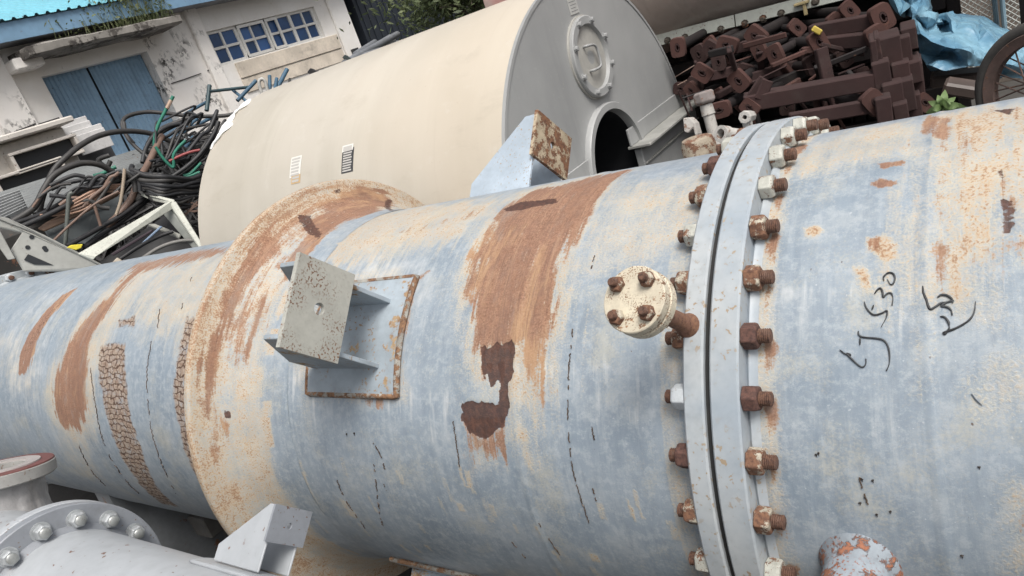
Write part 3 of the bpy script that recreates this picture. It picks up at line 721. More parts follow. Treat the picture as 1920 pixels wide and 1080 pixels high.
# ------------------------------------------------------------------ marker writing and paint cracks on the shell
M_INK = weathered('marker_ink', (.022, .022, .025), .3, .0, 0, .5, 0, 0, 60, .2, alt=(.06, .065, .07), rnd=False)
def strokes(name, lines, w, mat, lift=.0004):
    m = MB()
    for L in lines:
        q = [on_cyl(*p) for p in smooth_path([(a, b, 0) for a, b in L], 5) for p in [(p[0], p[1])]]
        pts = [cylp(x, th, VR + .0012 + lift) for x, th in q]; n = len(pts)
        m.tube(pts, [w * (.45 + .55 * math.sin(math.pi * min(1, i / max(n - 1, 1) * 1.15)) ** .5 + .35 * (float(vnoise(np.array(i * .35), np.array(len(L) * 1.7))) - .5)) for i in range(n)], 6)
    return m.build(name, mat, vessel, smooth=80)
def Z(pts): return [(1480 + a / 3.375, 480 + b / 3.375) for a, b in pts]
strokes('marker_writing', [Z(p) for p in (
    [(320, 594), (355, 620), (390, 626), (365, 618), (400, 655), (445, 695), (470, 702), (486, 680), (486, 650)],
    [(438, 475), (442, 500), (470, 515), (530, 520), (590, 530), (620, 560), (634, 610), (634, 680), (615, 728)],
    [(450, 515), (448, 565)],
    [(475, 290), (490, 330), (520, 365), (550, 374), (590, 362), (620, 348), (615, 390), (582, 452)], [(535, 312), (524, 342)],
    [(540, 242), (560, 215), (580, 207), (592, 230), (597, 262), (620, 240), (645, 237), (657, 265), (652, 315)],
    [(600, 160), (598, 135), (625, 110), (655, 112), (670, 140), (660, 175), (640, 180), (622, 150)])], .0013, M_INK)
strokes('marker_writing', [Z(p) for p in (
    [(845, 192), (850, 235), (868, 280), (880, 320), (896, 338), (930, 320), (960, 300), (1000, 292), (1042, 284)],
    [(938, 264), (965, 248), (1000, 252), (1030, 275), (1035, 300)], [(1042, 284), (1000, 295), (964, 318), (1000, 325), (1025, 345), (1032, 378)],
    [(955, 384), (985, 390), (1008, 420), (1014, 455)],
    [(1014, 455), (1000, 480), (985, 496), (976, 490), (990, 482), (1050, 460), (1110, 428), (1150, 395), (1172, 350), (1180, 290)])], .0016, M_INK)
strokes('scratch', [Z([(1155, 870), (1180, 905), (1222, 945)])], .0011, weathered('scratch_grey', (.12, .14, .17), .1))
M_CRK = weathered('paint_crack', (.085, .058, .04), .3, rnd=False)
def crack(L, n, seed, keep):
    r = random.Random(seed); P = smooth_path([(a, b, 0) for a, b in L], n * 3); pts = []; rad = []; on = True
    for i, p in enumerate(P):
        if i % 3 == 0: on = r.random() < keep
        x, th = on_cyl(p[0] + r.uniform(-1.2, 1.2), p[1]); w = r.uniform(.0006, .0015) if on else .0003
        pts.append(cylp(x, th, VR + (.0012 if on else -.004))); rad.append(w)
    m = MB(); m.tube(pts, rad, 5); return m.build('paint_crack', M_CRK, vessel)
CR = [([(1075, 610), (1068, 680), (1065, 760), (1070, 850), (1082, 910), (1105, 980)], 9, .8), ([(850, 790), (856, 830), (862, 875)], 8, .9), ([(630, 895), (650, 940), (685, 990)], 8, .9),
      ([(700, 830), (712, 850), (722, 880)], 6, .8), ([(702, 870), (706, 910), (712, 960), (718, 985)], 8, .6), ([(716, 890), (724, 920)], 5, .6),
      ([(170, 690), (178, 750), (195, 830), (228, 890), (260, 925)], 9, .85), ([(285, 640), (276, 700), (282, 790), (300, 860), (330, 925)], 9, .8), ([(148, 835), (170, 880), (200, 912)], 7, .8),
      ([(1110, 800), (1115, 825)], 4, .8), ([(1112, 915), (1118, 940)], 4, .8), ([(300, 580), (296, 615)], 4, .7), ([(360, 520), (340, 580)], 6, .5), ([(1115, 480), (1108, 505)], 4, .7),
      ([(1010, 980), (1050, 1040)], 6, .6), ([(925, 1000), (950, 1030)], 5, .7), ([(960, 1015), (985, 1045)], 5, .7), ([(1612, 895), (1616, 915)], 3, 1), ([(1621, 925), (1627, 945)], 3, 1)]
for i, (L, n, k) in enumerate(CR):
    crack(L, n, i, k)
M_DRIP = weathered('chip_dark', (.03, .022, .018), .2, rnd=False)
for i, (a, b) in enumerate(((1530, 851), (1534, 848), (1616, 897), (1636, 899), (1622, 931), (1612, 941), (1644, 963), (1669, 957), (1836, 874), (1804, 1040), (663, 655), (664, 811), (650, 812))):
    r = random.Random(i); pts = []; rad = []
    for q in range(9):
        x, th = on_cyl(a + q * .2 + r.uniform(-.5, .5), b + q * .8); pts.append(cylp(x, th, VR + .0009)); rad.append((.0016, .0022, .0021, .0015, .0009, .0006, .0005, .0004, .0003)[q] * r.uniform(.7, 1.1))
    m = MB(); m.tube(pts, rad, 6); m.build('paint_chip', M_DRIP, vessel)
# saddle cradles under the vessel (out of view, they carry it)
M_SAD = weathered('cradle_steel', (.16, .17, .18), .2, .3)
for x in (-3.0, .75):
    m = MB(); arc = [(.56 * math.cos(a), AXH + .56 * math.sin(a)) for a in np.linspace(math.pi * 1.18, math.pi * 1.82, 14)]
    arc_in = [(.499 * math.cos(a), AXH + .499 * math.sin(a)) for a in np.linspace(math.pi * 1.18, math.pi * 1.82, 14)]
    m.prism([(x - .06, y, z) for y, z in arc_in] + [(x - .06, .46, 0), (x - .06, -.46, 0)], (.12, 0, 0)); m.build('saddle', M_SAD, vessel)
# ================================================================== beige storage tank with grey end plate
TX0, TX1, TYC, TZC, TR = -1.45, -3.34, 1.43, .883, .857
def tank():
    T = thing('storage_tank', 'large beige cylindrical tank with grey end plate, round manhole and open mouth', 'tank', (-2.4, TYC, 0))
    N = NT('tank_beige'); v = N.obj(False)
    st = N.noise(N.map(v, (5, .5, .5)), 1, 5, .6)
    c = N.mix(N.step(N.noise(v, 1.6, 4), .35, .65), (.455, .42, .355), (.515, .475, .41))
    c = N.mix(N.math('MULTIPLY', N.step(st, .5, .75), .5), c, (.56, .525, .455))
    c = N.mix(N.math('MULTIPLY', N.step(N.noise(N.map(v, (26, 1.2, 1.2)), 1, 4), .58, .78), .35), c, (.40, .36, .305))
    c = N.mix(N.math('MULTIPLY', N.step(N.noise(v, 60, 3), .70, .74), .35), c, (.36, .29, .22))
    sx = N.n('ShaderNodeSeparateXYZ'); N.put(sx.inputs[0], v)
    warm = N.step(N.math('ADD', sx.outputs[0], N.math('MULTIPLY', N.noise(v, 2.5, 4), .7)), -2.15, -1.15)
    c = N.mix(N.math('MULTIPLY', warm, .38), c, (.57, .475, .36))
    c = N.mix(N.math('MULTIPLY', N.step(N.noise(N.map(v, (3, .6, 9)), 1, 6, .7), .54, .72), .35), c, (.38, .335, .27))
    c = N.mix(N.math('MULTIPLY', N.step(N.noise(v, 10, 8, .75), .56, .68), .22), c, (.60, .575, .53))
    N.bump(N.math('ADD', N.noise(v, 3, 2), N.math('MULTIPLY', N.noise(v, 120, 2), .05)), .12, .02)
    mb = N.fin(c, .42, 0, .4)
    N = NT('tank_end_grey'); v = N.obj(False)
    c = N.mix(N.step(N.noise(v, 2.2, 5), .3, .7), (.285, .29, .29), (.35, .355, .352))
    c = N.mix(N.math('MULTIPLY', N.step(N.noise(N.map(v, (1, 14, 1.4)), 1, 5, .6), .52, .75), .35), c, (.235, .24, .24))
    c = N.mix(N.math('MULTIPLY', N.step(N.noise(v, 45, 4), .62, .75), .3), c, (.44, .43, .41))
    N.bump(N.noise(v, 2.4, 2), .10, .02)
    mg = N.fin(c, .42, .0, .5)
    mr = weathered('tank_ledge_paint', (.34, .34, .32), .15, .14, .1, .5, .1, .3, 9, .2, rnd=False, rusta=(.55, .54, .5), rustb=(.42, .40, .37))
    md = NT('tank_inside_shade').fin((.012, .013, .016), .9)  # near-black: shade inside the mouth put into the colour
    tb = MB().lathe([(TX1 - .10, .30), (TX1 - .075, .55), (TX1 - .03, .78), (TX1, TR - .006), (TX1 + .008, TR), (TX0 - .006, TR), (TX0 - .0015, TR - .001), (TX0 - .0015, TR - .03)], (0, TYC, TZC), (1, 0, 0), 160); tb.f.pop(); tb.build('tank_body', mb, T, smooth=35)
    # end plate with a real hole
    def circ(pts):
        q = np.array([at_x(a, b, TX0)[1:] for a, b in pts]); A = np.c_[2 * q, np.ones(len(q))]; s = np.linalg.lstsq(A, (q ** 2).sum(1), rcond=None)[0]
        return s[0], s[1], math.sqrt(s[2] + s[0] ** 2 + s[1] ** 2)
    hy, hz, hr = circ([(1094, 285), (1098, 243), (1113, 211), (1142, 194), (1168, 207), (1181, 230)])
    iy, iz, ir = circ([(1107, 292), (1110, 250), (1119, 224), (1139, 211), (1155, 215), (1176, 240)])
    bm = bmesh.new(); es = []
    for cy, cz, r, n in ((TYC, TZC, TR - .002, 120), (hy, hz, hr - .006, 48)):
        vs = [bm.verts.new((TX0, cy + r * math.cos(2 * math.pi * k / n), cz + r * math.sin(2 * math.pi * k / n))) for k in range(n)]
        es += [bm.edges.new((vs[k], vs[(k + 1) % n])) for k in range(n)]
    bmesh.ops.triangle_fill(bm, use_beauty=True, use_dissolve=False, edges=es)
    r_ = bmesh.ops.extrude_face_region(bm, geom=bm.faces[:]); bmesh.ops.translate(bm, verts=[g for g in r_['geom'] if isinstance(g, bmesh.types.BMVert)], vec=(.008, 0, 0))
    bmesh.ops.recalc_face_normals(bm, faces=bm.faces); me = bpy.data.meshes.new('end_plate'); bm.to_mesh(me); bm.free()
    link('end_plate', me, mg, T)
    X0 = TX0 + .008
    MB().lathe([(X0 - .01, TR - .012), (X0 + .004, TR - .012), (X0 + .004, TR + .001), (X0 - .01, TR + .001)], (0, TYC, TZC), (1, 0, 0), 140, close=True).build('rim', mg, T, smooth=40)
    # mouth: short collar pipe leading into an inside coloured dark for shade
    hr2 = hr + .002
    m = MB(); m.lathe([(X0 - .004, hr2), (X0 + .020, hr2), (X0 + .026, hr2 - .004), (X0 + .026, hr2 - .030), (X0 - .012, hr2 - .034)], (0, hy, hz), (1, 0, 0), 56)
    m.f = [f for f in m.f if len(f) <= 4]; m.build('mouth_collar', mg, T, smooth=40)
    m = MB(); m.lathe([(X0 - .011, hr2 - .033), (X0 - .6, hr2 - .02), (X0 - .601, .001)], (0, hy, hz), (1, 0, 0), 56); m.f = m.f[1:] if len(m.f[0]) > 4 else m.f; m.f = [f for f in m.f if len(f) <= 4]; m.build('mouth_inside', md, T, smooth=40)
    # manhole
    a, b = at_x(1095, 32, X0), at_x(1114, 184, X0); cy, cz = (a[1] + b[1]) / 2, (a[2] + b[2]) / 2; R = np.linalg.norm(a - b) / 2
    mh = MB(); mh.lathe([(X0 - .004, R), (X0 + .020, R), (X0 + .024, R - .004), (X0 + .024, R * .80), (X0 + .010, R * .775), (X0 + .008, R * .77), (X0 + .008, R * .5), (X0 + .0095, .001)], (0, cy, cz), (1, 0, 0), 64)
    man = mh.build('manhole_cover', mg, T, smooth=35)
    MB().lathe([(X0 - .002, R + .006), (X0 + .008, R + .006), (X0 + .009, R + .0005)], (0, cy, cz), (1, 0, 0), 64).build('gasket', weathered('manhole_gasket', (.40, .39, .36), .1), man, smooth=40)
    bme = MB().lathe([(0, .015), (.003, .015), (.003, .0105), (.013, .0105), (.015, .008)], (0, 0, 0), (1, 0, 0), 8).mesh('bolt', smooth=30); bme.materials.append(mg)
    for k in range(8):
        t = (22 + 45 * k) * D2R; link('bolt', bme, None, man, Matrix.Translation((X0 + .0235, cy + R * .90 * math.cos(t), cz + R * .90 * math.sin(t))))
    hp = [at_x(*p, X0 + .012) for p in ((1095, 88), (1106, 86), (1113, 93), (1120, 118), (1119, 127), (1108, 133))]
    hp = [hp[0] - np.array([.008, 0, 0])] + [p + np.array([.016, 0, 0]) for p in hp] + [hp[-1] - np.array([.008, 0, 0])]
    MB().tube(smooth_path(hp, 4), .0055, 8).build('handle', mg, man, smooth=60)
    # ledge either side of the mouth and casing below
    zs = at_x(1225, 243, X0)[2]; ye = TYC + math.sqrt(max(TR ** 2 - (zs - TZC) ** 2, 0)); yl = TYC - math.sqrt(max(TR ** 2 - (zs - TZC) ** 2, 0))
    for y0, y1 in ((at_x(1178, 268, X0)[1], ye + .055), (yl - .02, at_x(1104, 300, X0)[1])):
        q = MB(); q.box((X0 + .045, (y0 + y1) / 2, zs), (.11, y1 - y0, .014)); q.build('ledge', mr, T, bevel=.003)
        q = MB(); q.box((X0 + .008, (y0 + min(y1, ye)) / 2, zs + .045), (.010, min(y1, ye) - y0, .075)); q.build('ledge_upstand', mg, T, bevel=.002)
        q = MB(); q.box((X0 + .022, (y0 + y1) / 2, zs - .21), (.036, y1 - y0 - .05, .39)); q.build('lower_casing', mg, T, bevel=.004)
        q = MB(); q.box((X0 + .045, (y0 + y1) / 2, zs - .085), (.012, y1 - y0 - .055, .008)); q.build('casing_rib', mr, T, bevel=.002)
    # plates and stickers
    c = at_x(1073, 8, X0 + .001); q = MB(); q.box((X0 + .0022, c[1], c[2] + .01), (.003, .075, .095)); npo = q.build('name_plate', weathered('name_plate_grey', (.50, .50, .48), .1, 0, 0, .35), T, bevel=.0006)
    mt = NT('plate_print').fin((.20, .20, .20), .6)
    for k in range(7):
        q = MB(); q.box((X0 + .0040, c[1] - .004 * (k % 2), c[2] + .046 - .012 * k), (.0006, .056 - .008 * (k % 3), .003)); q.build('print_line', mt, npo)
    def sticker(p0, p1, base, lines, ink):
        (xa, ta), (xb, tb) = on_cyl(*p0, TR, TYC, TZC), on_cyl(*p1, TR, TYC, TZC); m = MB(); r = TR + .0012
        G = np.array([[(x, TYC + r * math.cos(t), TZC + r * math.sin(t)) for t in np.linspace(ta, tb, 9)] for x in (xa, xb)]); m.grid(G)
        s = m.build('sticker', base, T)
        for k in range(lines):
            t = ta + (tb - ta) * (k + .8) / (lines + .6); w = .12 + .1 * ((k * 37) % 5) / 5; m = MB(); r2 = TR + .0018
            d = (tb - ta) * .28 / lines
            m.grid(np.array([[(x, TYC + r2 * math.cos(q), TZC + r2 * math.sin(q)) for q in (t - d, t + d)] for x in (xa + (xb - xa) * .1, xb - (xb - xa) * w)])); m.build('print_line', ink, s)
    mw = NT('sticker_white').fin((.72, .70, .65), .5); mk = NT('sticker_black').fin((.05, .05, .052), .45); mo = NT('sticker_orange').fin((.55, .38, .2), .5); mi = NT('sticker_ink').fin((.48, .46, .43), .6)
    sticker((547, 296), (563, 330), mw, 6, mi); sticker((547, 330), (563, 342), mo, 2, mi); sticker((643, 274), (662, 281), mw, 1, mi); sticker((643, 281), (662, 321), mk, 9, mi)
    # saddles
    for x in (-2.0, -2.9):
        q = MB(); q.box((x, TYC, .06), (.14, 1.0, .12)); q.build('saddle', mg, T, bevel=.01)
    # torn white wrap film hanging on the far shoulder
    m = MB(); x, t = on_cyl(470, 205, TR, TYC, TZC); r = TR + .004
    G = []
    for i in range(9):
        row = []
        for j in range(14):
            tt = t - .17 + .034 * j; xx = TX1 + .012 + .010 * i * (.8 + .35 * math.sin(j * .9) + .2 * math.sin(j * 2.3 + 1)) * math.sin(math.pi * (j + .5) / 14) ** .6; row.append((xx, TYC + (r + .006 * math.sin(i * 2 + j)) * math.cos(tt), TZC + (r + .006 * math.sin(i * 2 + j)) * math.sin(tt)))
        G.append(row)
    m.grid(np.array(G)); m.build('wrap_film', NT('wrap_film').fin((.78, .78, .77), .4), T, smooth=60)
tank()
# ================================================================== workshop building behind, dark shed, tree
BX = -14.0
def bp(a, b, dx=0.0): p = at_x(a, b, BX + dx); return p[1], p[2]
M_WALL = None
def building():
    B = thing('workshop_building', 'stained whitewashed workshop with blue metal doors, blue windows and light blue roof', 'building', (BX, 8, 0))
    N = NT('stained_plaster'); v = N.obj(False)
    c = N.mix(N.step(N.noise(v, .9, 5), .35, .65), (.80, .77, .73), (.88, .86, .83))
    c = N.mix(N.math('MULTIPLY', N.step(N.noise(v, 3.0, 6, .65), .5, .72), .55), c, (.76, .73, .66))
    w = N.noise(N.map(v, (1, 3.2, .7)), 1.3, 7, .7)
    spots = N.math('MULTIPLY', N.step(N.noise(v, 12, 7, .75), .58, .66), N.step(w, .54, .72))
    c = N.mix(N.math('MULTIPLY', spots, .85), c, (.055, .05, .045))
    c = N.mix(N.math('MULTIPLY', N.step(N.noise(v, .55, 4), .55, .75), .4), c, (.80, .71, .61))
    N.bump(N.noise(v, 14, 6), .25, .02); mw = N.fin(c, .9)
    N = NT('mouldy_plaster'); v = N.obj(False)
    spots = N.math('MULTIPLY', N.step(N.noise(N.map(v, (1, 1, .7)), 9, 8, .75), .49, .56), N.step(N.noise(v, 1.7, 3), .44, .64))
    c = N.mix(spots, N.mix(N.noise(v, 2, 5), (.80, .75, .70), (.88, .86, .83)), (.06, .055, .05)); N.bump(N.noise(v, 14, 6), .25, .02); mm = N.fin(c, .9)
    mc = weathered('canopy_concrete', (.24, .225, .205), .35, .5, 0, .9, 0, .5, 1.4, .4, rusta=(.10, .09, .08), rustb=(.035, .03, .028), rnd=False)
    mdoor = weathered('door_blue', (.235, .365, .50), .12, 0, .15, .5, 0, .25, 1.6, .1, rnd=False, streak=(.1, 5, .4), rusta=(.08, .07, .06))
    mfr = weathered('window_white', (.72, .71, .68), .06, .0, .1, .5, 0, .15, 4, rnd=False)
    y0, y1, zt = 3.0, 13.42, 4.22
    dl, dt = bp(78, 145); dr, dt2 = bp(275, 95); dt = (dt + dt2) / 2
    wl, wt = bp(385, 60); wr, wt2 = bp(588, 12); _, wb = bp(412, 125); wt = (wt + wt2) / 2
    # wall in bays round the openings
    def wall(a, b, c_, d, mat=mw, dx=0, t=.3, nm='wall'):
        m = MB(); m.box((BX - t / 2 + dx, (a + b) / 2, (c_ + d) / 2), (t, b - a, d - c_)); return m.build(nm, mat, B)
    wall(y0, dl, 0, zt); wall(dl, dr, dt, zt); wall(dr, wl, 0, zt, mm); wall(wl, wr, 0, wb); wall(wl, wr, wt, zt); wall(wr, y1, 0, zt)
    m = MB(); m.box((BX - 5, y1 - .15, zt / 2 + .2), (9.4, .3, zt + .4)); m.build('wall', mw, B)
    m = MB(); m.box((BX - 5, y0 + .15, zt / 2), (9.4, .3, zt)); m.build('wall', mw, B)
    # pillars
    def pil(a, b, mat, d=.10):
        m = MB(); m.box((BX + d / 2 + .002, (a + b) / 2, zt / 2 - .02), (d, b - a, zt - .05)); m.build('pillar', mat, B, bevel=.02)
    pa, pb = bp(345, 15)[0], bp(378, 10)[0]; pil(pa - .10, pb - .24, mm)
    qa, qb = bp(0, 160)[0] - .35, bp(22, 150)[0]; pil(qa, qb, mm)
    pil(y1 - .62, y1 - .02, mw, .07)
    # sill bands under the window
    for k, (za, zb, d) in enumerate(((wb - .36, wb - .02, .05), (wb - .68, wb - .38, .03))):
        m = MB(); m.box((BX + d / 2 + .001, (pb + wr) / 2 + .25, (za + zb) / 2), (d, wr - pb + .2, zb - za)); m.build('sill_band', weathered('sill_plaster', (.70, .62, .52), .15, .0, 0, .9, 0, .5, 2, .2, rnd=False), B, bevel=.008)
    # doors: two corrugated leaves
    def corr(nm, a, b, za, zb, x, pitch, depth, mat, par):
        n = int((b - a) / pitch); ys = []; 
        for k in range(n):
            for f, d in ((0, 0), (.32, 0), (.46, 1), (.86, 1)): ys.append((a + (k + f) * pitch, d))
        ys.append((b, 0)); m = MB()
        m.grid(np.array([[(x + d * depth, y, z) for z in (za, zb)] for y, d in ys])); return m.build(nm, mat, par)
    ym = bp(176, 126)[0]
    for a, b in ((dl, ym - .012), (ym + .012, dr)):
        corr('door_leaf', a + .01, b - .01, .02, dt, BX - .24, .085, .018, mdoor, B)
    for yy in (dl, dr): pass
    m = MB(); m.box((BX - .32, (dl + dr) / 2, dt / 2), (.02, dr - dl + .2, dt)); m.build('door_backing', NT('door_gap').fin((.02, .025, .03), .9), B)
    # window
    fw = MB(); fx = BX - .10
    win = MB(); win.box((fx - .05, (wl + wr) / 2, (wt + wb) / 2), (.02, wr - wl, wt - wb)); win = win.build('window', NT('window_dark').fin((.015, .02, .03), .6), B)
    N = NT('blue_glass'); v = N.obj(True)
    oi = N.n('ShaderNodeObjectInfo')
    c = N.mix(oi.outputs['Random'], (.02, .045, .11), (.06, .14, .34)); c = N.mix(N.math('MULTIPLY', N.step(N.noise(v, 1.5, 4), .45, .7), .5), c, (.03, .045, .06))
    mgl = N.fin(c, .12, 0, .6)
    cw = (wr - wl) / 8; zm = (wt + wb) / 2
    for j in range(9):
        y = wl + cw * j; m = MB(); w = .09 if j % 2 == 0 else .05; m.box((fx - .005, min(max(y, wl + w / 2), wr - w / 2), (wt + wb) / 2), (.07, w, wt - wb)); m.build('mullion', mfr, win, bevel=.006)
    for z, w in ((wt - .03, .06), (zm, .055), (wb + .03, .06)):
        m = MB(); m.box((fx + .003, (wl + wr) / 2, z), (.06, wr - wl, w)); m.build('transom', mfr, win, bevel=.006)
    for j in range(8):
        for za, zb in ((wb + .06, zm - .0275), (zm + .0275, wt - .06)):
            m = MB(); m.box((0, 0, 0), (.012, cw - .06, zb - za)); me = m.mesh('pane'); o = link('pane', me, mgl, win)
            o.matrix_basis = Matrix.Translation((fx - .015, wl + cw * (j + .5), (za + zb) / 2)) @ Matrix.Rotation(RNG.normal(0, .012), 4, 'Z')
    # casement frames proud of the frame
    for j in (2, 4):
        m = MB(); a, b = wl + cw * j + .02, wl + cw * (j + (2 if j == 2 else 1)) - .01
        for q in ((a, a + .06), (b - .06, b)): m.box((fx + .05, (q[0] + q[1]) / 2, (wt + wb) / 2), (.04, q[1] - q[0], wt - wb - .04))
        for z in (wt - .05, wb + .05): m.box((fx + .0505, (a + b) / 2, z), (.038, b - a, .06))
        m.build('casement', mfr, win)
    # canopy slab over the door
    ca, cb = bp(52, 95, .75)[0], bp(338, 32, .75)[0]; cz = (bp(60, 92, .75)[1] + bp(330, 36, .75)[1]) / 2
    m = MB(); n = 60; G = []
    rr = np.random.default_rng(4)
    pr = [(0, -.10), (.72, -.09), (.76, -.06), (.76, .05), (.70, .075), (0, .085)]
    G = np.array([[(BX + p[0] + .02 * (float(vnoise(np.array(i * .21), np.array(k * 3.1))) - .5), ca + (cb - ca) * i / n, cz + p[1] + .03 * (float(vnoise(np.array(i * .17), np.array(k * 2.3 + 9))) - .5)) for k, p in enumerate(pr)] for i in range(n + 1)])
    m.grid(G); m.add(G[0], [(0, 1, 2, 3, 4, 5)]); m.add(G[-1], [(5, 4, 3, 2, 1, 0)]); m.build('canopy', mc, B)
    m = MB(); m.box((BX + .2, qb + .22, cz - .12), (.45, .5, .2)); m.build('canopy_corbel', mm, B, bevel=.03)
    # soffit, fascia and roof
    ez = (bp(0, 82, .55)[1] + bp(350, 3, .55)[1]) / 2; ex = BX + .55
    m = MB(); m.box((ex, (y0 + y1) / 2, ez + .11), (.03, y1 - y0 + .8, .30)); m.build('fascia', weathered('fascia_blue', (.20, .34, .49), .12, .0, .1, .5, 0, .25, 1.2, rnd=False), B, bevel=.004)
    m = MB(); m.box((BX + .26, (y0 + y1) / 2, ez - .02), (.55, y1 - y0 + .7, .03)); m.build('soffit', weathered('soffit_grey', (.22, .23, .25), .15, 0, 0, .8, 0, .3, 2, rnd=False), B)
    ph = 18 * D2R; L = 5.2; pitch = .19; ya = y0 - .5; yb = y1 + .5; n = int((yb - ya) / pitch); rows = []
    for k in range(n):
        for f, d in ((0, 0), (.55, 0), (.68, 1), (.87, 1)):
            rows.append((ya + (k + f) * pitch, d))
    m = MB(); m.grid(np.array([[(ex + .07 - s * math.cos(ph) + d * .035 * math.sin(ph), y, ez + .27 + s * math.sin(ph) + d * .035 * math.cos(ph)) for s in (0, L)] for y, d in rows]))
    m.build('roof', weathered('roof_light_blue', (.20, .50, .60), .06, 0, .05, .45, 0, .12, .8, .05, rnd=False), B)
    m = MB(); m.grid(np.array([[(ex + .07 - (2 * L - s) * math.cos(ph), y, ez + .27 + s * math.sin(ph)) for s in (0, L)] for y in (ya, yb)])); m.build('roof', NT('roof_back').fin((.2, .45, .55), .5), B)
    # gable wall piece and wall cable
    mk_ = NT('cable_black').fin((.03, .03, .03), .6)
    for seg, dx in (((bp(22, 250), bp(62, 234)), .115), ((bp(66, 235), bp(110, 221)), .02), ((bp(320, 157), bp(345, 149), bp(376, 138)), .02), ((bp(388, 133), bp(410, 124)), .02)):
        m = MB(); m.tube([(BX + dx, a, b) for a, b in seg], .010, 5); m.build('wall_cable', mk_, B)
    m = MB(); a, b = bp(668, 103, .1); m.box((BX + .1, a, b), (.12, .2, .32)); m.build('meter_box', NT('meter_box').fin((.03, .032, .035), .6), B)
    # weeds on the canopy
    lv = MB(); r = random.Random(3)
    for cl, cnt, hh in ((.62, 260, .75), (.78, 420, 1.05), (.90, 240, .7), (.45, 60, .4), (.30, 40, .35)):
        for k in range(cnt):
            y = ca + (cb - ca) * (cl + r.gauss(0, .06)); y = min(max(y, ca), cb); b0 = np.array([BX + r.uniform(.3, .72), y, cz + .07])
            h = hh * r.random() ** .8; d = np.array([r.gauss(0, .2), r.gauss(0, .25), 1]); p = b0 + d * h; s = r.uniform(.025, .06)
            e = np.array([r.gauss(0, 1), r.gauss(0, 1), r.gauss(0, .6)]); e /= np.linalg.norm(e); f = np.cross(e, (r.gauss(0, 1), .3, 1)); f /= np.linalg.norm(f)
            lv.add([p - e * s, p + f * s * .45, p + e * s, p - f * s * .45], [(0, 1, 2, 3)])
            if k % 4 == 0: lv.tube([b0, (b0 + p) / 2 + np.array([.0, .02, 0]), p], .004, 3, False)
    o = lv.build('weeds', leaf_mat('weed_leaf', (.14, .18, .07), (.27, .28, .14))); tag(o, 'straggly green and dry weeds growing on the concrete canopy over the blue doors', 'weeds', kind='stuff')
def leaf_mat(nm, a, b):
    N = NT(nm); g = N.n('ShaderNodeNewGeometry'); v = N.obj(False)
    c = N.mix(g.outputs['Random Per Island'], a, b); c = N.mix(N.step(N.noise(v, 3, 3), .4, .65), c, sc(a, .7))
    N.b.inputs['Transmission Weight'].default_value = 0.0
    m = N.fin(c, .6)
    tr = N.n('ShaderNodeBsdfTranslucent'); N.put(tr.inputs[0], N.mix(.0, c, c)); ms = N.n('ShaderNodeMixShader'); ms.inputs[0].default_value = .3
    out = N.t.nodes['Material Output']; N.t.links.new(N.b.outputs[0], ms.inputs[1]); N.t.links.new(tr.outputs[0], ms.inputs[2]); N.t.links.new(ms.outputs[0], out.inputs[0])
    return m
building()
def shed():
    S = thing('dark_shed', 'tall dark navy shed wall standing in the gap right of the workshop', 'shed', (-17, 17, 0))
    ms = weathered('shed_navy', (.016, .021, .030), .2, 0, 0, .6, 0, .1, .5, rnd=False)
    m = MB(); m.box((-17, 17.5, 4), (6, 7.5, 8)); m.build('wall', ms, S)
    for k in range(30):
        m = MB(); m.box((-13.985, 13.9 + .245 * k, 4), (.03, .05, 7.9)); m.build('wall_rib', ms, S)
    m = MB(); m.box((-17, 17.5, 8.1), (6.6, 8, .2)); m.build('roof', ms, S)
shed()
def tree(name, label, c, rad, h0, n, seed, group=None, leaf=.05):
    r = random.Random(seed); T = thing(name, label, 'tree', (c[0], c[1], 0), group)
    mb = weathered(name + '_bark', (.10, .085, .065), .25, 0, 0, .9, 0, .3, 8)
    tr = MB(); tips = []
    base = np.array([c[0], c[1], 0.0]); top = np.array([c[0], c[1], c[2]])
    tr.tube(smooth_path([base, base * .6 + top * .4 + np.array([.06, .05, 0]), top], 5), np.linspace(.07, .03, 11), 8)
    for k in range(16):
        z = r.uniform(.45, 1); s = base + (top - base) * z; a = r.uniform(0, 6.28); e = np.array([math.cos(a) * rad[0], math.sin(a) * rad[1], r.uniform(.1, .8) * rad[2]]) * r.uniform(.5, .95)
        tr.tube(smooth_path([s, s + e * .5 + np.array([0, 0, .1]), s + e], 4), np.linspace(.022, .006, 9), 5); tips.append((s, e))
    tr.build('trunk', mb, T, smooth=60)
    lv = MB()
    cl = [(np.array(c) + np.array([r.gauss(0, .5) * rad[0], r.gauss(0, .5) * rad[1], r.gauss(.1, .5) * rad[2]]), r.uniform(.16, .42)) for _ in range(int(n / 90))]
    for q, rr in cl:
        for k in range(90):
            d = np.array([r.gauss(0, 1), r.gauss(0, 1), r.gauss(0, .8)]) * rr * .6; p = q + d; s = leaf * r.uniform(.6, 1.3)
            e = np.array([r.gauss(0, 1), r.gauss(0, 1), r.gauss(-.3, .7)]); e /= np.linalg.norm(e); f = np.cross(e, (r.gauss(0, 1), r.gauss(0, 1), 1)); f /= np.linalg.norm(f) + 1e-9
            lv.add([p - e * s, p + f * s * .32, p + e * s, p - f * s * .32], [(0, 1, 2, 3)])
    lv.build('crown', leaf_mat(name + '_leaf', (.10, .135, .06), (.24, .275, .135)), T)
_c = at(880, -10, 7.2)
tree('bushy_tree', 'dusty green bushy tree rising behind the beige tank', (_c[0], _c[1], _c[2] + .15), (.50, .50, .42), 0, 12000, 5, leaf=.036)
_c = at(1000, -60, 8.5)
tree('bushy_tree', 'dark green tree just right of the dusty one, above the tank shoulder', (_c[0], _c[1] + .3, _c[2] + .5), (.9, .8, .9), 0, 7000, 9)
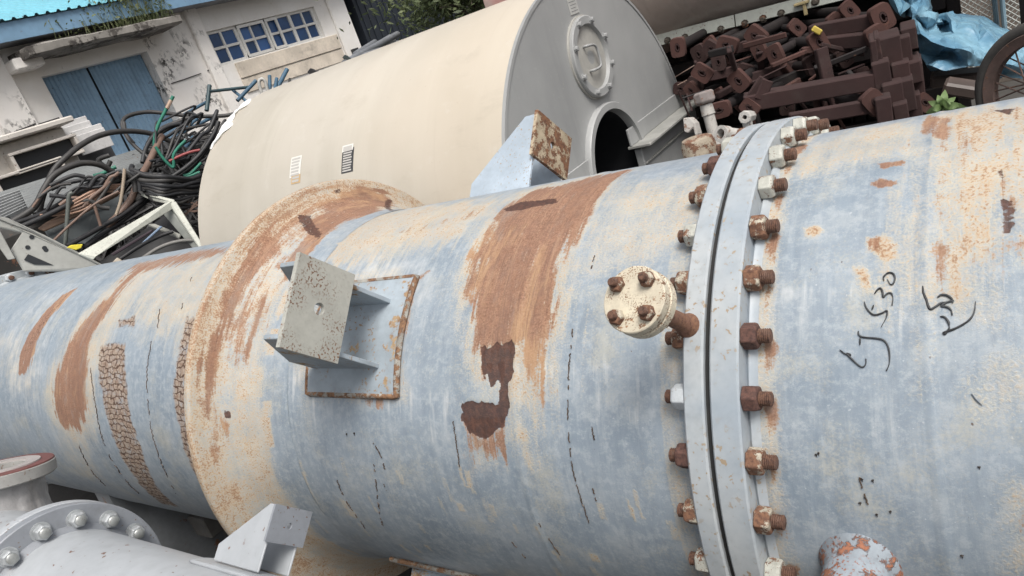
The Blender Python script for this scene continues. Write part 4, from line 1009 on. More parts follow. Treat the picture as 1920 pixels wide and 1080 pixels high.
# bundle of grey pipes propped behind the tank
M_GP = weathered('grey_pipe', (.24, .25, .27), .2, .15, 0, .5, .3, .2, 5)
for i, (a, b) in enumerate((((660, 112), (742, 66)), ((668, 110), (735, 78)), ((690, 104), (744, 82)), ((672, 100), (702, 80)), ((650, 120), (728, 72)))):
    p, q = at(*a, 5.3 + .1 * i), at(*b, 6.6 + .1 * i); d = q - p
    m = MB(); m.tube([p - d * .12, q + d * .05], .026, 12); o = m.build('grey_pipe', M_GP, smooth=40)
    tag(o, ['lowest grey pipe of the bundle propped behind the beige tank', 'second grey pipe of the bundle propped behind the beige tank', 'rightmost grey pipe of the bundle under the tree', 'short steep grey pipe in the bundle beside the dark shed', 'leftmost long grey pipe of the bundle behind the tank'][i], 'pipe', 'grey pipes behind the tank')
# ================================================================== scrap heap at the left: cables, cabinets, pipes
def A4(a, b): return (a / 4.0, b / 4.0)                       # upper-left corner of the photo, enlarged four times
def B4(a, b): return (320 + a / 4.0, b / 4.0)
def C4(a, b): return (a / 4.0, 230 + b / 4.0)
def cabmat(nm, c, var=.25):
    N = NT(nm); v = N.obj(True)
    k = N.mix(N.noise(v, 14, 4), sc(c, 1 - var), sc(c, 1 + var)); k = N.mix(N.math('MULTIPLY', N.step(N.noise(v, 30, 5, .65), .54, .72), .38), k, (.11, .10, .088))
    N.bump(N.noise(v, 60, 3), .2, .003); return N.fin(k, .55)
M_CB = [cabmat('cable_sheath_black', (.020, .020, .022)), cabmat('cable_sheath_grey', (.042, .040, .039)), cabmat('cable_sheath_dark', (.027, .028, .031))]
M_CG = cabmat('cable_green', (.03, .19, .13)); M_CC = cabmat('cable_copper', (.34, .21, .15)); M_CR = cabmat('cable_red', (.28, .06, .06)); M_CBR = cabmat('cable_brown', (.17, .11, .085)); M_BP = weathered('pipe_blue', (.045, .105, .165), .2, .12, .2, .5, 0, .3, 8); M_TP = weathered('pipe_teal', (.03, .062, .072), .2, .12, .1, .5, 0, .3, 8)
def cable(pts, r, mat, label, t=4.7, n=8, dz=None, group='cables in the scrap heap', name='cable', cat='cable'):
    ts = t if hasattr(t, '__len__') else [t] * len(pts)
    ts = np.interp(np.linspace(0, 1, len(pts)), np.linspace(0, 1, len(ts)), ts)
    P = [at(*p, q) for p, q in zip(pts, ts)]
    m = MB(); m.tube(smooth_path(P, 6), r, n); o = m.build(name, mat, smooth=60); return tag(o, label, cat, group)
k = M_CB
# the mound that carries them
def mound():
    c = np.array([-4.75, 1.55, .55]); R = np.array([1.25, .95, 1.0]); m = MB(); n1, n2 = 40, 64
    G = []
    for i in range(n1):
        ph = math.pi * i / (n1 - 1); row = []
        for j in range(n2 + 1):
            a = 2 * math.pi * (j % n2) / n2; d = np.array([math.sin(ph) * math.cos(a), math.sin(ph) * math.sin(a), math.cos(ph)])
            q = 1 + .35 * (float(fbm(np.array(a * 3.0), np.array(ph * 4.0), 12)) - .5); row.append(c + R * d * q * .86)
        G.append(row)
    m.grid(np.array(G)); r = random.Random(8)
    for w in range(420):
        a = r.uniform(0, 6.28); ph = r.uniform(.05, 1.5); da, dp = r.gauss(0, .5), r.gauss(0, .22); pts = []
        ra = r.uniform(.9, 1.12)
        for s in range(7):
            aa, pp = a + da * s / 3, ph + dp * s / 3 + .1 * math.sin(s * 1.7 + w); d = np.array([math.sin(pp) * math.cos(aa), math.sin(pp) * math.sin(aa), math.cos(pp)])
            pts.append(c + R * d * (ra + .03 * math.sin(s * 2.1 + w)))
        m.tube(smooth_path(pts, 3), r.choice((.005, .007, .009, .012, .016)), 5, False)
    o = m.build('cable_tangle', cabmat('cable_tangle_dark', (.035, .034, .034), .5), smooth=50)
    tag(o, 'dark tangle of thin old wires and hoses heaped left of the beige tank', 'cable heap', kind='stuff')
mound()
cable([C4(*p) for p in ((290, 720), (320, 560), (395, 370), (500, 255), (620, 160), (760, 92), (920, 64), (1080, 72), (1180, 100), (1300, 150), (1410, 215))], .0155, k[1], 'thick dark hose making the highest long arch over the scrap heap', [4.5, 4.6, 4.9, 5.0])
cable([C4(*p) for p in ((90, 745), (250, 640), (330, 500), (400, 400), (520, 330), (640, 302), (760, 322), (860, 380), (912, 412))], .0165, k[1], 'thick dark hose arching below the highest one over the wire heap', [4.45, 4.5, 4.6, 4.7])
cable([A4(*p) for p in ((1000, 1075), (940, 1000), (918, 920), (965, 868), (1100, 840), (1250, 850), (1450, 872), (1680, 868), (1800, 842))], .0125, k[1], 'dark cable looping across the blue doors into the pipe frame', [5.0, 5.2, 5.2])
cable([C4(*p) for p in ((930, 0), (945, 90), (1000, 165), (1100, 252), (1180, 322), (1285, 392))], .011, k[1], 'dark cable dropping from the door loop down to the coil', [5.0, 4.7])
cable([A4(*p) for p in ((1110, 1078), (1150, 1010), (1230, 955), (1330, 915), (1400, 888), (1428, 892), (1400, 915), (1300, 945), (1190, 1010), (1140, 1078))], .013, k[1], 'dark hose bent back in a tight hairpin before the blue doors', 5.0)
cable([C4(*p) for p in ((1215, 100), (1165, 200), (1105, 320), (1040, 430), (990, 560), (900, 680), (800, 780))], .019, M_CBR, 'thick brown-grey hose standing steeply through the middle of the heap', [4.8, 4.5, 4.4])
cable([C4(*p) for p in ((1640, -10), (1600, 90), (1510, 225), (1400, 330), (1255, 430), (1130, 530), (1040, 600), (920, 690), (780, 770), (640, 850), (500, 925))], .0125, k[0], 'long black cable sweeping down from the tank shoulder, upper of the pair', [4.6, 4.5, 4.25])
cable([C4(*p) for p in ((1600, 110), (1520, 240), (1420, 345), (1280, 445), (1150, 548), (1060, 620), (940, 720), (820, 800), (720, 870), (640, 930))], .012, k[0], 'long black cable sweeping down beside its twin, lower of the pair', [4.62, 4.52, 4.3])
cable([C4(*p) for p in ((1395, 0), (1250, 32), (1145, 110), (1092, 200), (1068, 300))], .0135, k[2], 'dark hose curving down left of the green hose', [5.0, 4.8])
cable([A4(*p) for p in ((1300, 720), (1268, 780), (1236, 840), (1190, 930), (1165, 1010), (1158, 1090), (1170, 1130))], .0095, M_CG, 'green hose with a bare pinkish tip sticking up before the blue doors', 4.75, name='hose', cat='hose')
m = MB(); m.tube([at(*A4(1284, 750), 4.742), at(*A4(1252, 812), 4.742)], .0108, 8); o = m.build('tip_sleeve', cabmat('sleeve_pink', (.46, .33, .25)), bpy.data.objects['hose'])
cable([C4(*p) for p in ((1165, 180), (1230, 275), (1300, 335), (1300, 250), (1335, 190), (1392, 133))], .0085, M_CG, 'green hose doubled back in a V low beside the tank', 4.6, name='hose', cat='hose')
cable([C4(*p) for p in ((1270, 290), (1350, 250), (1430, 220), (1500, 205))], .008, M_CR, 'dull red cable lying against the tank end', 4.6)
cable([C4(*p) for p in ((1500, 370), (1420, 400), (1380, 395), (1430, 380), (1510, 300))], .008, M_CG, 'green hose end tucked beside the tank flank', 4.55, name='hose', cat='hose')
cable([C4(*p) for p in ((700, 400), (760, 385), (830, 350), (870, 330))], .011, M_CG, 'dull green hose stub lying over the corrugated sheet', 4.7, name='hose', cat='hose')
_w = ('topmost', 'second', 'third', 'fourth', 'lowest')
for i, (d, w) in enumerate(((0, 0), (18, 10), (36, 25), (58, 40), (75, 60))):
    cable([C4(a, b + d * (.4 + .5 * (j % 3))) for j, (a, b) in enumerate(((300, 725 - w), (500, 620), (650, 535), (780, 478 + w * .2), (925, 465)))], .0075, M_CC if i != 3 else M_CBR, '%s of the five coppery cables running up the heap' % _w[i], [4.35, 4.45], 6)
cable([C4(*p) for p in ((935, 345), (925, 450), (905, 590), (872, 690))], .0085, cabmat('cable_tan', (.36, .29, .22)), 'tan cable hanging straight down the middle of the heap', 4.38)
cable([C4(*p) for p in ((706, 615), (730, 690), (755, 775))], .008, M_CBR, 'short brown rod leaning on the dark plate', 4.3, name='rod', cat='rod')
cable([C4(*p) for p in ((545, 525), (518, 545), (510, 640), (500, 780), (488, 925))], .010, cabmat('rod_greygreen', (.10, .11, .10)), 'grey-green bent rod standing at the left of the heap', 4.3, name='rod', cat='rod')
cable([C4(*p) for p in ((390, 895), (560, 735), (720, 605), (890, 515))], .006, M_CBR, 'thin brown cable slanting over the dark plate', 4.25)
cable([C4(*p) for p in ((1055, 1025), (1200, 935), (1350, 888), (1515, 882))], .0095, cabmat('cable_pale', (.17, .165, .155)), 'grey cable curving inside the open cream frame', 4.15)
cable([C4(*p) for p in ((905, 1020), (1050, 925), (1200, 850), (1300, 815))], .010, k[0], 'black cable slanting inside the open cream frame', 4.2)
cable([C4(*p) for p in ((370, 545), (470, 555), (560, 575))], .011, k[2], 'short dark cable end poking left of the copper cables', 4.4)
cable([C4(*p) for p in ((100, 760), (300, 690), (460, 600), (620, 480), (760, 430))], .012, k[0], 'black cable running under the arches toward the left', [4.35, 4.55])
cable([C4(*p) for p in ((140, 790), (340, 700), (500, 620), (560, 590))], .013, k[0], 'black cable lying just above the copper cables', [4.3, 4.4])
cable([C4(*p) for p in ((380, 500), (450, 470), (560, 440), (690, 425), (800, 440))], .011, k[2], 'dark cable curving above the copper cables', 4.5)
cable([C4(*p) for p in ((520, 560), (620, 500), (760, 460), (880, 400))], .015, k[2], 'grey-black hose lying above the copper cables to the right', 4.42)
cable([C4(*p) for p in ((830, 285), (800, 330), (740, 290), (760, 265), (820, 245))], .013, k[1], 'dark knotted hose end before the corrugated sheet', 4.75)
_rr = random.Random(21)
_pos = ('top', 'second', 'third', 'fourth', 'fifth', 'sixth', 'seventh', 'eighth', 'ninth', 'lowest')
for i in range(10):                                   # the coil left of the tank
    cx, cy = 1240 + 12 * i, 395 + 22 * i; pts = []
    for s in range(9):
        a = -.2 + s * .46; pts.append(C4(cx + (260 - 6 * i) * math.cos(a + .05 * i) + _rr.uniform(-8, 8), cy + (48 + 3 * i) * math.sin(a) - 40 * math.sin(a * .5) + _rr.uniform(-16, 16)))
    cable(pts, .014 - .0004 * i, k[i % 3], '%s turn of the dark cable coil beside the tank end' % _pos[i], [4.55, 4.35, 4.5])
for i in range(8):
    x = 945 + 34 * i; cable([C4(x - 10, 370 + 4 * i), C4(x + 30, 395), C4(x + 62, 450), C4(x + 70, 520 - 5 * i)], .0125, k[(i + 1) % 3], '%s looped cable end counting from the left in the packed bundle' % (('first', 'second', 'third', 'fourth', 'fifth', 'sixth', 'seventh', 'last')[i]), 4.42)
for i in range(9):
    x = 1330 + 20 * i; cable([C4(x - 120, 640 + 30 * (i % 4)), C4(x - 30, 600 + 22 * (i % 5)), C4(x + 70, 560 + 30 * (i % 3))], .006, M_CBR if i % 3 else k[1], '%s thin loose wire in the shade between coil and tank' % (('first', 'second', 'third', 'fourth', 'fifth', 'sixth', 'seventh', 'eighth', 'last')[i]), 4.45, 5)
_n2 = ('first', 'second', 'third', 'fourth', 'fifth', 'sixth', 'seventh', 'eighth', 'ninth', 'tenth', 'eleventh', 'twelfth', 'thirteenth', 'fourteenth')
_r3 = random.Random(33)
for i in range(9):                                   # hoses slumped against the tank shoulder
    x0, y0 = 1720 - 40 * i + _r3.uniform(-30, 30), -80 + _r3.uniform(-80, 150); x1, y1 = 1440 - 30 * i + _r3.uniform(-120, 120), 330 + _r3.uniform(-90, 90)
    mx, my = (x0 + x1) / 2 + _r3.uniform(-160, 110), (y0 + y1) / 2 + _r3.uniform(-110, 60)
    cable([C4(x0 - 40, y0 + 60 + _r3.uniform(0, 60)), C4(x0, y0), C4(mx + 60, my - 40), C4(mx, my), C4(x1, y1), C4(x1 - 90, y1 + 30)], _r3.uniform(.005, .012), k[i % 3], '%s from the right of the hoses slumped against the tank shoulder' % _n2[i], [4.95, 4.8, 4.6])
for i in range(14):                                   # loose ends over the left of the heap
    x0, y0 = 250 + 46 * i + _r3.uniform(-15, 15), _r3.uniform(430, 660); L_ = _r3.uniform(120, 330); a_ = _r3.uniform(-.9, .15)
    cable([C4(x0, y0), C4(x0 + L_ * .35 * math.cos(a_), y0 + L_ * .35 * math.sin(a_) - _r3.uniform(10, 50)), C4(x0 + L_ * .7 * math.cos(a_), y0 + L_ * .7 * math.sin(a_) - _r3.uniform(0, 50)), C4(x0 + L_ * math.cos(a_), y0 + L_ * math.sin(a_))], _r3.uniform(.006, .012), k[i % 3] if i % 4 else M_CBR, 'loose cable bit on the left slope of the heap, %s' % ordi(i), 4.4, group='loose cable bits on the left slope')
# --- blue and teal pipe frame rising behind the heap
def rod(p, q, r, mat, label, t=5.6, name='pipe', cat='pipe', grp='blue scrap pipes', hollow=True):
    a, b = at(*p, t), at(*q, t + .1); m = MB()
    if hollow:
        d = (b - a); L = np.linalg.norm(d); m.lathe([(0, r * .8), (0, r), (L, r), (L, r * .8), (.01, r * .78)], a, d, 12)
        m.f = [f for f in m.f if len(f) == 4]
    else: m.tube([a, b], r, 10)
    return tag(m.build(name, mat, smooth=40), label, cat, grp)
rod(B4(270, 830), B4(292, 640), .0145, M_TP, 'upright teal pipe with open top left of the tank')
rod(B4(295, 685), B4(600, 652), .011, M_TP, 'level teal pipe spanning from the upright one')
rod(B4(500, 755), B4(640, 605), .0135, M_BP, 'blue pipe leaning up right over the tank shoulder')
rod(B4(575, 765), B4(462, 672), .0105, M_BP, 'thin blue pipe crossing the leaning one')
rod(B4(100, 860), B4(268, 765), .011, M_BP, 'blue pipe joining the upright teal pipe from the left')
rod(B4(75, 1000), B4(330, 870), .0125, M_BP, 'lower blue pipe slanting before the white sheet')
rod(C4(1345, 80), C4(1480, -30), .012, M_BP, 'lowest blue pipe end touching the blue door foot', 5.4)
rod(C4(1380, 200), C4(1450, 110), .014, M_BP, 'blue pipe stub between the cables near the tank', 5.3)
rod(B4(745, 690), B4(742, 570), .012, M_BP, 'short upright blue post peeking over the tank', 5.2, 'post', 'post')
rod(B4(800, 660), B4(873, 520), .014, M_BP, 'slanted blue channel peeking over the tank', 5.2, 'post', 'post')
rod(B4(782, 672), B4(795, 590), .012, M_BP, 'middle blue post peeking over the tank', 5.15, 'post', 'post')
rod(B4(885, 640), B4(893, 592), .008, k[1], 'small dark peg peeking over the tank', 5.2, 'peg', 'peg', 'blue scrap pipes')
cable([B4(*p) for p in ((688, 712), (668, 650), (664, 610), (684, 592), (708, 612), (722, 660), (732, 700))], .011, weathered('hook_white', (.50, .49, .46), .15, .2), 'white bent pipe hook standing above the tank edge', 5.2, name='pipe_hook', cat='hook', group='blue scrap pipes')
m = MB(); a = [at(*B4(*p), 5.2) for p in ((1045, 548), (1070, 515), (1095, 530), (1150, 538), (1120, 556), (1070, 566))]; m.prism(a, (.03, -.05, .01)); tag(m.build('scrap_bracket', k[0], bevel=.004), 'black jagged scrap bracket peeking over the tank', 'scrap')
m = MB(); a = [at(*B4(*p), 5.2) for p in ((1305, 440), (1325, 415), (1380, 455), (1345, 470))]; m.prism(a, (.03, -.05, .01)); tag(m.build('scrap_box', weathered('scrap_darkgreen', (.035, .05, .05)), bevel=.004), 'small dark box peeking over the tank below the workshop corner', 'scrap')
m = MB(); a = [at(*B4(*p), 5.2) for p in ((930, 620), (1030, 570), (1045, 577), (960, 618))]; m.prism(a, (.02, -.04, -.01)); tag(m.build('scrap_strip', weathered('scrap_white', (.6, .6, .58)), bevel=.002), 'thin white strip lying along the tank top', 'scrap')
m = MB(); a = [at(*C4(*p), 6.2) for p in ((1090, 225), (1440, 70), (1520, 130), (1420, 250), (1190, 300))]; m.prism(a, np.array([-.02, .02, -.012])); tag(m.build('white_sheet', weathered('sheet_palewhite', (.62, .69, .74), .08, 0, 0, .4), bevel=.003), 'pale bluish-white sheet leaning at the foot of the blue door', 'sheet')
# --- cabinets and louvres before the workshop (they stand square to it)
M_CAB = weathered('cabinet_cream', (.62, .58, .53), .08, .10, .15, .5, 0, .3, 3, .15, rnd=False); M_SLAT = weathered('slat_white', (.64, .63, .62), .06, .06, .1, .45, 0, .2, 5, .1, rnd=False); M_SCR = NT('cabinet_dark').fin((.022, .024, .028), .35)
def boxyz(m, x, pa, pb, depth):
    """axis-aligned box whose front face (facing +X) has its lower-left pixel corner pa and upper-right pb"""
    a, b = at_x(*pa, x), at_x(*pb, x); m.box((x - depth / 2, (a[1] + b[1]) / 2, (a[2] + b[2]) / 2), (depth, abs(b[1] - a[1]), abs(b[2] - a[2]))); return a, b
CABX = -6.6
C = thing('metal_cabinet', 'cream metal cabinet with two long dark openings left of the heap', 'cabinet', (CABX, 1.2, 0))
q0, q1 = at_x(*C4(-80, 560), CABX), at_x(*C4(560, 110), CABX)
ya, yb, zt_ = q0[1], q1[1], at_x(*C4(470, 20), CABX)[2]
m = MB(); m.box((CABX - .5, (ya + yb) / 2, zt_ / 2), (.8, yb - ya, zt_)); m.build('casing', M_CAB, C, bevel=.012)
for (pa, pb), nm in zip(((C4(150, 335), C4(560, 125)), (C4(35, 520), C4(455, 300))), ('opening', 'opening')):
    a, b = at_x(*pa, CABX), at_x(*pb, CABX); zc = (a[2] + b[2]) / 2; h = .062
    m = MB(); m.box((CABX - .085, (a[1] + b[1]) / 2, zc), (.01, b[1] - a[1], 2 * h)); op = m.build(nm, M_SCR, C)
    for z in (zc - h - .012, zc + h + .012):
        m = MB(); m.box((CABX - .05, (a[1] + b[1]) / 2, z), (.11, b[1] - a[1] + .06, .024)); m.build('opening_rail', M_CAB, op, bevel=.004)
    for y in (a[1] - .015, b[1] + .015):
        m = MB(); m.box((CABX - .052, y, zc), (.106, .026, 2 * h)); m.build('opening_post', M_CAB, op, bevel=.004)
m = MB(); m.box((CABX - .45, (ya + yb) / 2, zt_ + .03), (1.0, yb - ya + .1, .05)); m.build('lid', M_CAB, C, bevel=.01)
S = thing('slatted_panel', 'white slatted metal panel stacked against the blue doors beside the cabinet', 'panel', (-6.9, 2.6, 0))
for i, (pa, pb) in enumerate(((C4(460, 60), C4(660, -10)), (C4(490, 92), C4(690, 25)), (C4(560, 128), C4(770, 40)), (C4(575, 160), C4(795, 75)), (C4(600, 205), C4(830, 120)))):
    x = -6.9 + .03 * i; a, b = at_x(*pa, x), at_x(*pb, x); m = MB(); m.box((x, (a[1] + b[1]) / 2, (a[2] + b[2]) / 2), (.02, b[1] - a[1], .115)); m.build('slat', M_SLAT, S, bevel=.004)
a, b = at_x(*C4(470, 200), -7.0), at_x(*C4(760, 60), -7.0); m = MB(); m.box((-7.0, (a[1] + b[1]) / 2, a[2] / 2), (.05, (b[1] - a[1]), a[2] + .1)); m.build('back_frame', weathered('frame_dark', (.09, .09, .095)), S)
def corr_sheet(name, label, corners, ribs, amp, t, mat):
    """corners px: A,B along the ribs (near), D,C far side"""
    A_, B_, C_, D_ = [at(*p, q) for p, q in zip(corners, t)]; nrm = np.cross(B_ - A_, D_ - A_); nrm /= np.linalg.norm(nrm); m = MB(); G = []
    if nrm @ (CAM - A_) < 0: nrm = -nrm
    for i in range(ribs * 6 + 1):
        s = i / (ribs * 6); p, q = A_ + (D_ - A_) * s, B_ + (C_ - B_) * s; h = amp * math.sin(2 * math.pi * i / 6.0); G.append([p + nrm * h, (p + q) / 2 + nrm * h, q + nrm * h])
    m.grid(np.array(G)); o = m.build(name, mat, smooth=70); return tag(o, label, 'sheet')
corr_sheet('corrugated_sheet', 'grey corrugated metal sheet lying behind the cable arches', [C4(-30, 560), C4(1060, 215), C4(1090, 330), C4(240, 680)], 10, .030, (5.6, 5.9, 5.2, 4.9), weathered('corrugated_grey', (.20, .21, .21), .12, .12, .1, .45, .3, .25, 4, .1))
corr_sheet('louvre_panel', 'curved grey louvre grille at the left photo edge', [C4(-40, 590), C4(150, 525), C4(215, 660), C4(20, 760)], 8, .024, (4.7, 4.75, 4.6, 4.5), weathered('louvre_grey', (.40, .41, .41), .1, .1, .1, .4, .2, .25, 6, .1))
# --- grey steel channel with holes, low left
M_GRP = weathered('panel_grey', (.38, .38, .355), .08, .10, .12, .45, 0, .2, 5, .12, rnd=False)
def slab(name, mat, px_pts, t, th, parent=None, bevel=.003):
    P = [at(*C4(*p), q) for p, q in zip(px_pts, t if hasattr(t, '__len__') else [t] * len(px_pts))]
    n = np.cross(P[1] - P[0], P[2] - P[0]); n /= np.linalg.norm(n)
    if n @ (CAM - P[0]) > 0: n = -n
    m = MB(); m.prism(P, n * th); return m.build(name, mat, parent, bevel=bevel)
G = thing('steel_channel', 'pale grey punched steel channel crossing the lower left corner of the heap', 'steel channel', at(*C4(300, 900), 4.3))
slab('web', M_GRP, ((-60, 700), (240, 820), (800, 1085), (560, 1110), (180, 1110), (85, 945), (170, 820), (-60, 770)), 4.25, .012, G)
slab('flange', weathered('channel_side', (.33, .33, .31), .1), ((-60, 690), (60, 715), (330, 840), (800, 1080), (780, 1085), (240, 822), (-60, 705)), 4.24, .03, G)
slab('brace', M_GRP, ((-60, 790), (0, 810), (115, 1020), (60, 1030), (-60, 860)), 4.22, .012, G)
for a, b in ((238, 858), (208, 935), (334, 940), (345, 955), (60, 718)):
    p = at(*C4(a, b), 4.248); u = CAM - p; m = MB(); m.lathe([(-.004, .011), (.003, .011)], p, u, 8); m.build('hole', M_SCR, G)
slab('cutout', M_SCR, ((210, 985), (180, 1030), (260, 1065), (400, 1068)), 4.243, .003, G, 0)
# --- open cream cabinet frame lying by the tank
F = thing('cabinet_frame', 'open cream metal cabinet frame lying tilted at the tank foot', 'cabinet frame', at(*C4(1200, 900), 4.1))
M_FR = weathered('frame_cream', (.52, .53, .47), .10, .14, .3, .5, 0, .35, 9, .2, rnd=False)
slab('front_rail', M_FR, ((590, 985), (1290, 582), (1300, 645), (720, 1005), (700, 1030)), (4.0, 4.2, 4.2, 4.0, 4.0), .02, F)
slab('side_rail', M_FR, ((1270, 590), (1320, 590), (1535, 935), (1500, 945), (1295, 650)), (4.2, 4.2, 4.1, 4.1, 4.19), .03, F)
slab('back_rail', M_FR, ((1055, 530), (1110, 528), (1310, 575), (1290, 600), (1130, 560)), (4.45, 4.45, 4.21, 4.2, 4.4), .015, F)
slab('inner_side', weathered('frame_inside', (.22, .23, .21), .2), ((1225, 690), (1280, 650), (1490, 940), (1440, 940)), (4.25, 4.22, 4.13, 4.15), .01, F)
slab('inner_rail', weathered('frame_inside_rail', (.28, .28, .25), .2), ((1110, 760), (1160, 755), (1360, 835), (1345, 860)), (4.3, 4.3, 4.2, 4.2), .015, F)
slab('base_sheet', weathered('frame_base_dark', (.035, .035, .036), .3), ((690, 1080), (1310, 640), (1560, 960), (1100, 1100)), (4.5, 4.7, 4.5, 4.4), .01, F)
slab('louvre_bar', weathered('bar_dark', (.045, .03, .04), .3), ((830, 985), (1140, 800), (1150, 815), (850, 1000)), 4.3, .01, F)
o = slab('blue_strip', weathered('strip_blue', (.22, .30, .42), .15), ((1030, 930), (1205, 772), (1220, 782), (1060, 925)), 4.26, .006); tag(o, 'pale blue strip lying inside the open cream frame', 'strip')
o = slab('dark_plate', weathered('plate_darkgrey', (.055, .065, .068), .15, .1), ((330, 800), (720, 590), (880, 540), (960, 640), (800, 800), (640, 910), (400, 900)), (4.5, 4.6, 4.65, 4.6, 4.5, 4.4, 4.4), .02); tag(o, 'dark grey plate under the copper cables', 'plate')
o = slab('yellow_offcut', weathered('offcut_yellow', (.62, .52, .04), .1), ((498, 938), (530, 918), (622, 910), (610, 940), (570, 956)), 4.12, .012); tag(o, 'small bright yellow offcut lying on the grey channel', 'offcut')
o = slab('cardboard_scrap', weathered('scrap_card', (.50, .44, .36), .1), ((830, 1060), (880, 1010), (925, 1040), (900, 1070)), 4.05, .02); tag(o, 'small beige scrap piece on the rim of the heap', 'scrap')
o = slab('brown_sheet', weathered('sheet_brownrust', (.16, .105, .075), .2, .3), ((280, 790), (350, 740), (560, 640), (900, 520), (880, 545), (600, 690), (330, 810)), (4.42, 4.45, 4.5, 4.58, 4.58, 4.5, 4.42), .01); tag(o, 'brown strip under the copper cables', 'strip')
# dark ridge of scrap sheets low behind everything so the heap has a body
for i, (a, b, w, h, lab) in enumerate((((60, 620), 5.3, 1.6, .9, 'dark scrap bale standing behind the louvre grille'), ((700, 640), 5.6, 1.5, 1.1, 'dark scrap bale behind the copper cables'))):
    p = at(*C4(*a), b); m = MB(); r = np.random.default_rng(i)
    m.box((p[0] - .4, p[1] + .2, (p[2] - .12) / 2), (w * .6, w, p[2] - .12)); o = m.build('scrap_bale', weathered('bale_dark', (.045, .044, .042), .4, .3, 0, .8, 0, .4, 5), bevel=.05); tag(o, lab, 'scrap bale')
# ================================================================== maroon scaffold pile, wrapped duct, tarp, wheel on the right
def D4(a, b): return (1160 + a / 4.0, b / 4.0)
E4 = lambda a, b: (1500 + a / 4.319, b / 4.319)
M_MAR = weathered('maroon_steel', (.036, .0165, .0155), .2, .25, .2, .88, .0, .3, 6, .2, rusta=(.060, .028, .024), rustb=(.022, .013, .013))
M_MARL = weathered('maroon_end', (.068, .029, .0235), .18, .3, .2, .85, 0, .3, 12, .3, rusta=(.11, .048, .035), rustb=(.04, .021, .019))
M_MARD = weathered('maroon_dark', (.013, .009, .0095), .3, .1, 0, .7, 0, .3, 5)  # near-black copy of the maroon, carries the shade inside the pile
GRP = 'maroon scaffold parts in the pile'
def clevis_mesh():
    """rounded end block with a long eye, local X = tube axis towards the viewer"""
    m = MB(); n = 20; out = []; eye = []
    for kx in range(n):
        a = 2 * math.pi * kx / n; c, s = math.cos(a), math.sin(a)
        out.append((math.copysign(abs(c) ** .42, c) * .037, math.copysign(abs(s) ** .42, s) * .049)); eye.append((c * .013, s * .022))
    V = [(0, a, b) for a, b in out] + [(.035, a * .95, b * .95) for a, b in out] + [(.035, a, b) for a, b in eye] + [(.004, a * .8, b * .8) for a, b in eye]
    F = [tuple(range(n))[::-1]]
    for i in range(n):
        j = (i + 1) % n; F += [(i, j, n + j, n + i), (n + i, n + j, 2 * n + j, 2 * n + i), (2 * n + i, 2 * n + j, 3 * n + j, 3 * n + i)]
    F.append(tuple(range(3 * n, 4 * n))); m.add(V, F); me = m.mesh('end_block', smooth=30); me.materials.append(M_MARL); return me
CLV = clevis_mesh()
TUBE = MB().tube([(-.9, 0, 0), (.002, 0, 0)], .024, 10).mesh('tube', smooth=40); TUBE.materials.append(M_MARD)
SPRG = MB().tube([(.033, .009 * math.cos(q), .016 * math.sin(q)) for q in np.linspace(0, 6.0, 14)], .004, 6).mesh('eye_ring', smooth=40); SPRG.materials.append(M_MAR)
CLVD = CLV.copy(); CLVD.materials.clear(); CLVD.materials.append(weathered('maroon_end_shade', (.040, .019, .017), .2, .3, 0, .9, 0, .3, 12, .3, rusta=(.05, .023, .02), rustb=(.02, .012, .012)))  # darker copy of the end block, shade of the pile put into its colour
ENDS = [((1273, 88), 3.75, (-.3, .2), .95, 'just under the left end of the bolted strip'), ((1366, 83), 3.7, (.9, .1), 1.0, 'tilted under the middle of the bolted strip'), ((1420, 66), 3.75, (.5, .1), 1.05, 'wide one right of the strip joint'),
        ((1427, 95), 3.6, (.1, .0), .85, 'left of the close pair at mid pile'), ((1456, 100), 3.58, (.05, .0), .9, 'right of the close pair at mid pile'), ((1532, 80), 3.55, (.1, .05), 1.0, 'below the yellow tag'),
        ((1318, 136), 3.5, (.55, .35), .95, 'turned aside at the left of the pile'), ((1388, 150), 3.45, (.35, .15), 1.0, 'lone one in the middle of the left pile'), ((1353, 116), 3.8, (.2, .1), .85, 'deep shaded one behind the turned end'),
        ((1650, 33), 3.6, (.05, .1), 1.15, 'topmost one near the blue tarp'), ((1642, 71), 3.55, (.1, .05), 1.1, 'second one near the blue tarp'), ((1565, 42), 3.85, (.2, .1), .9, 'shaded one left of the tarp pair'),
        ((1300, 168), 3.65, (.3, -.2), .8, 'dim one beside the grey tank ledge'), ((1352, 205), 3.3, (1.4, .1), .95, 'lying flat low behind the white post'), ((1636, 192), 3.05, (.3, .1), 1.0, 'orange one low right of the long rail'),
        ((1408, 200), 3.1, (.5, .2), .8, 'small one left of the long rail'), ((1730, 192), 3.3, (.4, .1), .8, 'orange one beside the green weed'), ((1492, 52), 3.9, (.4, .1), .85, 'shaded one under the bolted strip to the right'),
        ((1335, 62 + 20), 3.9, (.2, 0), .8, 'shaded one hidden under the strip on the left'), ((1590, 20), 3.8, (.3, .1), .9, 'shaded one at the top of the pile')]
_r6 = random.Random(14)
for _i in range(20):
    ENDS.append(((1285 + 17 * _i + _r6.uniform(-7, 7), _r6.uniform(70, 205)), _r6.uniform(3.6, 3.95), (_r6.uniform(-.6, 1.2), _r6.uniform(-.2, .5)), _r6.uniform(.75, 1.0), 'shaded, %s of the deep row' % ordi(_i)))
